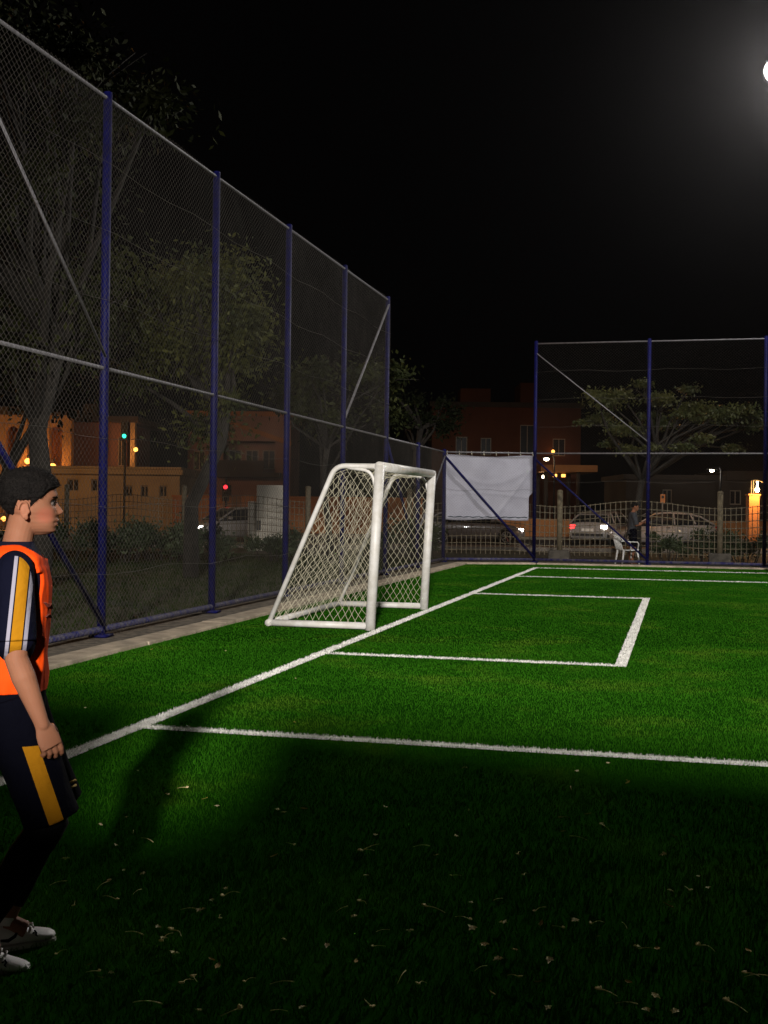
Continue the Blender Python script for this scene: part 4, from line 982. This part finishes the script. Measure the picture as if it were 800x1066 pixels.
# shoes
def shoe(an, yaw, pitch, roll=0):
    sec = [(-.075,.018,.030,.055),(-.066,.030,.014,.082),(-.040,.035,.010,.098),(-.005,.037,.010,.098),(.030,.038,.010,.088),(.060,.042,.010,.068),(.095,.046,.010,.054),(.125,.044,.010,.047),(.150,.034,.013,.040),(.163,.018,.018,.032)]
    Mx = Matrix.Translation(an+Vector((0,0,-.115))) @ Matrix.Rotation(yaw,4,'Z') @ Matrix.Translation((.0,0,0)) @ Matrix.Rotation(pitch,4,'Y')
    b = MB(); rings = []
    for s, hw, z0, z1 in sec:
        rg = []
        for k in range(20):
            a = 2*PI*k/20; c, q = math.cos(a), math.sin(a); wz = (q+1)/2
            rg.append(Mx@Vector((s, hw*c*(1-.28*max(0,q)), z0+(z1-z0)*wz)))
        rings.append(rg)
    b.loft(rings); sh_ = b.build('shoe', M_shoe, boy, True)
    b = MB(); rings = []
    for s, hw, z0, z1 in sec: rings.append([Mx@Vector((s*1.02, (hw+.003)*c, q)) for c, q in ((-1,.016),(-.97,.0),(.97,.0),(1,.016))])
    b.loft(rings); b.build('sole', M_sole, sh_)
    b = MB(); b.tube([Mx@Vector((-.018,0,.085)), Mx@Vector((-.012,0,.112))], [.036,.037], 18, cap=False); b.tube([Mx@Vector((.028,0,.085)), Mx@Vector((.022,0,.120))], [(.018,.006),(.020,.005)], 10); b.build('collar', M_shoe, sh_, True)
    b = MB()
    for k in range(4):
        x = .030+.017*k; z = .094-.0085*k; b.tube([Mx@Vector((x,-.024,z-.008)), Mx@Vector((x+.004,0,z+.001)), Mx@Vector((x,.024,z-.008))], .003, 6)
    b.build('lace', M_shoe, sh_, True)
    b = MB(); b.tube([Mx@Vector((-.035,-.0365,.040)), Mx@Vector((-.010,-.0375,.036)), Mx@Vector((.012,-.037,.047)), Mx@Vector((.026,-.033,.066))], [.004,.006,.006,.003], 8)
    b.build('side_stripe', M_navy, sh_, True)
    b = MB(); b.tube([Mx@Vector((.082,-.030,.054)), Mx@Vector((.088,-.034,.046)), Mx@Vector((.084,-.040,.040)), Mx@Vector((.092,-.043,.032))], [.002,.0035,.0035,.002], 6)
    b.tube([Mx@Vector((.080,-.034,.048)), Mx@Vector((.074,-.037,.046))], .002, 6); b.build('toe_mark', M_navy, sh_, True)
shoe(anR+Vector((0,0,-.004)), R(-4), R(7)); shoe(anL+Vector((0,0,-.004)), R(20), R(2))

# distant standing person
PO = G(659, 33.4); PO.z = -.03
man = thing('person', 'person in a dark grey top standing by the white chair, hands held out in front', 'person', PO, YAW)
b = MB(); limb_b = b
def limb2(pts, r): b.tube([Vector(p) for p in pts], r, 14); b.ball(pts[0], r[0]); b.ball(pts[-1], r[-1])
b.ball((.06,0,1.61), (.095,.078,.115)); b.ball((.155,0,1.585), (.018,.014,.02)); b.ball((.10,0,1.535),(.06,.055,.05))
for s in (-1,1): b.ball((.045,s*.08,1.60), (.025,.012,.034))
b.tube([(.0,0,1.40),(.04,0,1.53)], [.058,.052], 14)
b.loft([[Vector((cx+rx*math.cos(2*PI*k/28), ry*math.sin(2*PI*k/28), z)) for k in range(28)] for z, cx, rx, ry in ((.86,-.02,.11,.16),(.95,-.02,.11,.16),(1.05,-.01,.115,.155),(1.2,.0,.12,.175),(1.33,.0,.115,.195),(1.40,.0,.09,.17),(1.44,.0,.07,.09))])
for s in (-1,1):
    limb2([(.0,s*.19,1.37),(.03,s*.235,1.22),(.06,s*.24,1.09),(.19,s*.19,1.12),(.32,s*.10,1.16)], [.062,.052,.044,.04,.03])
    hand(b, (.32,s*.10,1.16), (1,-s*.5,.15), (0,-s*.3,1), (.1,s*1,0), 1.0, .7)
    limb2([(-.01,s*.095,.90),(.02,s*.11,.50),(-.02,s*.115,.28),(-.03,s*.12,.07)], [.098,.062,.058,.04]); b.tube([(-.08,s*.12,.045),(.02,s*.125,.05),(.14,s*.135,.035)], [.036,.045,.03], 12)
remesh(b, 'body', M_skin, man, .008, 3)
b = MB(); b.loft([[Vector((cx+rx*math.cos(2*PI*k/28), ry*math.sin(2*PI*k/28), z)) for k in range(28)] for z, cx, rx, ry in ((.84,-.02,.135,.18),(.95,-.02,.13,.175),(1.05,-.01,.13,.17),(1.2,.0,.135,.19),(1.33,.0,.13,.205),(1.41,.0,.10,.175),(1.45,.0,.075,.085))])
for s in (-1,1): b.tube([(0,s*.16,1.37),(.0,s*.195,1.365),(.03,s*.235,1.23),(.06,s*.24,1.10)], [.078,.083,.076,.070], 14); b.ball((0,s*.19,1.365),.082)
remesh(b, 'shirt', mat('grey_shirt', (.028,.031,.038), .8), man, .012, 3)
b = MB()
for s in (-1,1): b.tube([(-.01,s*.09,.93),(.015,s*.10,.70),(.02,s*.112,.48)], [.115,.095,.088], 14); b.ball((-.01,s*.09,.92), .113)
remesh(b, 'shorts', M_navys, man, .012, 3)
b = MB(); b.ball((.045,0,1.645), (.102,.086,.10)); b.build('hair', M_hair, man, True)


# ------------------------------------------------------------ plastic chair
g = G(654, 33.0); g.z = -.03
t = thing('plastic_chair', 'white moulded plastic armchair at the foot of the far fence', 'chair', g, YAW+R(12))
M_pl = mat('white_plastic', (.72,.72,.70), .4)
for x, y, x1, y1 in ((.24,-.25,.19,-.22),(.24,.25,.19,.22),(-.26,-.24,-.20,-.21),(-.26,.24,-.20,.21)):
    b = MB(); b.tube([(x,y,0),(x1,y1,.42)], [(.028,.02),(.045,.03)], 8, flat=(1,0,0)); b.build('leg', M_pl, t, True)
b = MB(); rows = []
for j in range(9):
    q = j/8; x = .24-.46*q; z = .425-.03*math.sin(PI*q)+.01*(1-q); rows.append([(x,-.23+.46*k/8,z-.015*math.sin(PI*k/8)) for k in range(9)])
b.add([p for r in rows for p in r], [(j*9+k,j*9+k+1,j*9+k+10,j*9+k+9) for j in range(8) for k in range(8)]); o = b.build('seat', M_pl, t, True); o.modifiers.new('s','SOLIDIFY').thickness = .018
b = MB()
for k in range(6):
    y = -.19+.38*k/5; b.tube([(-.215-.03*math.cos(y*5),y,.42),(-.28-.03*math.cos(y*5),y,.64),(-.33-.03*math.cos(y*4),y,.83)], [(.026,.008)]*3, 8, flat=(0,1,0))
b.tube([(-.335,-.22,.80),(-.365,-.12,.845),(-.37,0,.86),(-.365,.12,.845),(-.335,.22,.80)], .024, 8); b.build('backrest', M_pl, t, True)
for s in (-1,1):
    b = MB(); b.tube([(-.325,s*.22,.79),(-.24,s*.27,.655),(-.05,s*.29,.635),(.17,s*.275,.63),(.215,s*.26,.58),(.20,s*.235,.42)], [(.022,.014)]*6, 8); b.build('armrest', M_pl, t, True)

# ------------------------------------------------------------ fallen blossoms and stalks on the near turf
M_pet = mat('pale_blossom', (.80,.72,.42), .8, var=.2, vscale=60); M_stk = mat('dry_stalk', (.74,.62,.30), .9, var=.25, vscale=50); M_lf = mat('dry_leaf', (.50,.34,.10), .9, var=.3, vscale=60)
def proto_blossom():
    b = MB()
    for k in range(5):
        a = 2*PI*k/5+random.uniform(-.3,.3); l = random.uniform(.010,.017); c, s = math.cos(a), math.sin(a); w_ = .005
        b.add([(0,0,.003),(c*l*.5-s*w_,s*l*.5+c*w_,.007),(c*l,s*l,random.uniform(.003,.011)),(c*l*.5+s*w_,s*l*.5-c*w_,.007)], [(0,1,2,3)])
    b.ball((0,0,.003),(.003,.003,.003),8,5); return b
def proto_stalk(L, bend, headed):
    b = MB(); n = 7; pts = [(L*(k/n-.5), bend*math.sin(PI*k/n), .003+.006*math.sin(PI*k/n)) for k in range(n+1)]
    b.tube(pts, [.0011+.0012*(k/n)**3 for k in range(n+1)], 6)
    if headed:
        e = Vector(pts[-1])
        for k in range(4):
            a = -.9+.6*k; d = Vector((math.cos(a), math.sin(a), .3)); b.tube([e, e+d*.008, e+d*.015], [.0025,.0042,.001], 6)
    return b
def proto_leaf():
    b = MB(); L, W = .030, .007; vs = []
    for k in range(6):
        q = k/5; wd = W*math.sin(PI*min(1,.1+.9*q))*(1-.3*q); x = L*(q-.5); z = .004+.006*q*q; vs += [(x,-wd,z+.002),(x,0,z),(x,wd,z+.003)]
    b.add(vs, [(3*k+j,3*k+3+j,3*k+4+j,3*k+1+j) for k in range(5) for j in range(2)]); return b
protos = {'blossom': [proto_blossom().build('fallen_blossom', M_pet) for _ in range(3)],
          'stalk': [proto_stalk(.075,.004,True).build('fallen_stalk', M_stk), proto_stalk(.055,-.007,True).build('fallen_stalk', M_stk), proto_stalk(.085,.002,False).build('fallen_stalk', M_stk)],
          'leaf': [proto_leaf().build('fallen_leaf', M_lf), proto_leaf().build('fallen_leaf', M_lf)]}
LAB = {'blossom': ('pale star-shaped fallen blossom lying on the dark near turf','blossom','fallen blossoms on the near turf'),
       'stalk': ('thin straw-coloured flower stalk lying on the dark near turf','stalk','dry stalks on the near turf'),
       'leaf': ('small brown curled leaf lying on the dark near turf','leaf','dry leaves on the near turf')}
used = set()
def drop(kind, px, py):
    d = 1.5*F/(py-(CY+5.8+.0116*(px-400))); p = G(px, d); src = random.choice(protos[kind])
    if src.name in used: o = src.copy(); C.objects.link(o)
    else: o = src; used.add(src.name)
    s = random.uniform(.65,1.3)*(.85 if kind == 'stalk' else 1.1); o.location = (p.x,p.y,.027+random.uniform(0,.006)); o.scale = (s,s,s)
    o.rotation_euler = (random.uniform(-.25,.25), random.uniform(-.25,.25), random.uniform(0,2*PI)); l, c, g_ = LAB[kind]; tag(o, l, c, g_)
SP = [(147,808,'blossom'),(178,833,'blossom'),(193,826,'stalk'),(136,857,'blossom'),(143,873,'stalk'),(73,902,'blossom'),(134,914,'blossom'),(154,917,'blossom'),(148,936,'stalk'),(112,930,'stalk'),(66,928,'stalk'),(240,933,'blossom'),(247,939,'stalk'),(226,945,'blossom'),(202,955,'stalk'),(214,957,'blossom'),(146,980,'stalk'),(176,986,'blossom'),(181,984,'stalk'),(170,974,'blossom'),(306,885,'stalk'),(395,876,'blossom'),(387,892,'stalk'),(293,850,'blossom'),(300,852,'blossom'),(405,847,'blossom'),(383,948,'stalk'),(361,955,'stalk'),(374,963,'blossom'),(404,977,'stalk'),(401,994,'stalk'),(346,993,'blossom'),(301,988,'blossom'),(187,1002,'blossom'),(226,1009,'leaf'),(102,1022,'stalk'),(122,1022,'blossom'),(160,1054,'stalk'),(321,1061,'blossom'),(300,1034,'stalk'),(376,1012,'leaf'),(424,1028,'stalk'),(290,900,'leaf'),(240,902,'leaf'),
      (487,806,'stalk'),(492,851,'stalk'),(479,878,'blossom'),(606,880,'stalk'),(592,858,'stalk'),(598,826,'stalk'),(604,809,'blossom'),(590,873,'leaf'),(545,895,'stalk'),(552,918,'stalk'),(486,965,'stalk'),(497,975,'blossom'),(529,970,'blossom'),(568,955,'stalk'),(569,971,'leaf'),(603,967,'blossom'),(628,969,'stalk'),(655,972,'stalk'),(668,995,'blossom'),(680,997,'stalk'),(700,952,'leaf'),(524,1008,'blossom'),(540,1026,'stalk'),(540,1000,'leaf'),(565,1035,'leaf'),(446,1033,'stalk'),(432,978,'blossom'),(740,1034,'leaf'),(793,1026,'stalk'),(660,1033,'leaf'),(658,1055,'stalk'),(577,1059,'blossom'),(708,1063,'blossom'),(443,889,'stalk'),(459,899,'leaf'),(458,956,'stalk'),(656,819,'leaf'),(636,800,'blossom'),(657,821,'leaf'),(720,932,'stalk'),(742,933,'blossom'),(784,1000,'leaf'),(160,666+14,'leaf'),(92,742,'blossom'),(310,757,'leaf'),(237,681,'blossom'),(310,710,'blossom'),(705,878,'leaf')]
for px, py, k in SP: drop(k, px, py)
for i in range(46):
    px = random.uniform(70,800); py = 830+236*random.random()**.75; drop(random.choice(['blossom','stalk','stalk','leaf']), px, py)

# ------------------------------------------------------------ thin haze added for the glow round the floodlight
b = MB(); b.bx(-275,275,-75,435,-1.7,16.0); hz = b.build('haze', None)
hm = bpy.data.materials.new('glow_haze'); hm.use_nodes = True; nt = hm.node_tree
for nd in list(nt.nodes):
    if nd.type == 'BSDF_PRINCIPLED': nt.nodes.remove(nd)
v = nt.nodes.new('ShaderNodeVolumePrincipled'); v.inputs['Color'].default_value = (.95,.93,.95,1); v.inputs['Density'].default_value = .0001; v.inputs['Anisotropy'].default_value = .9
nt.links.new(v.outputs[0], nt.nodes['Material Output'].inputs['Volume']); hz.data.materials.clear(); hz.data.materials.append(hm); stuff(hz)
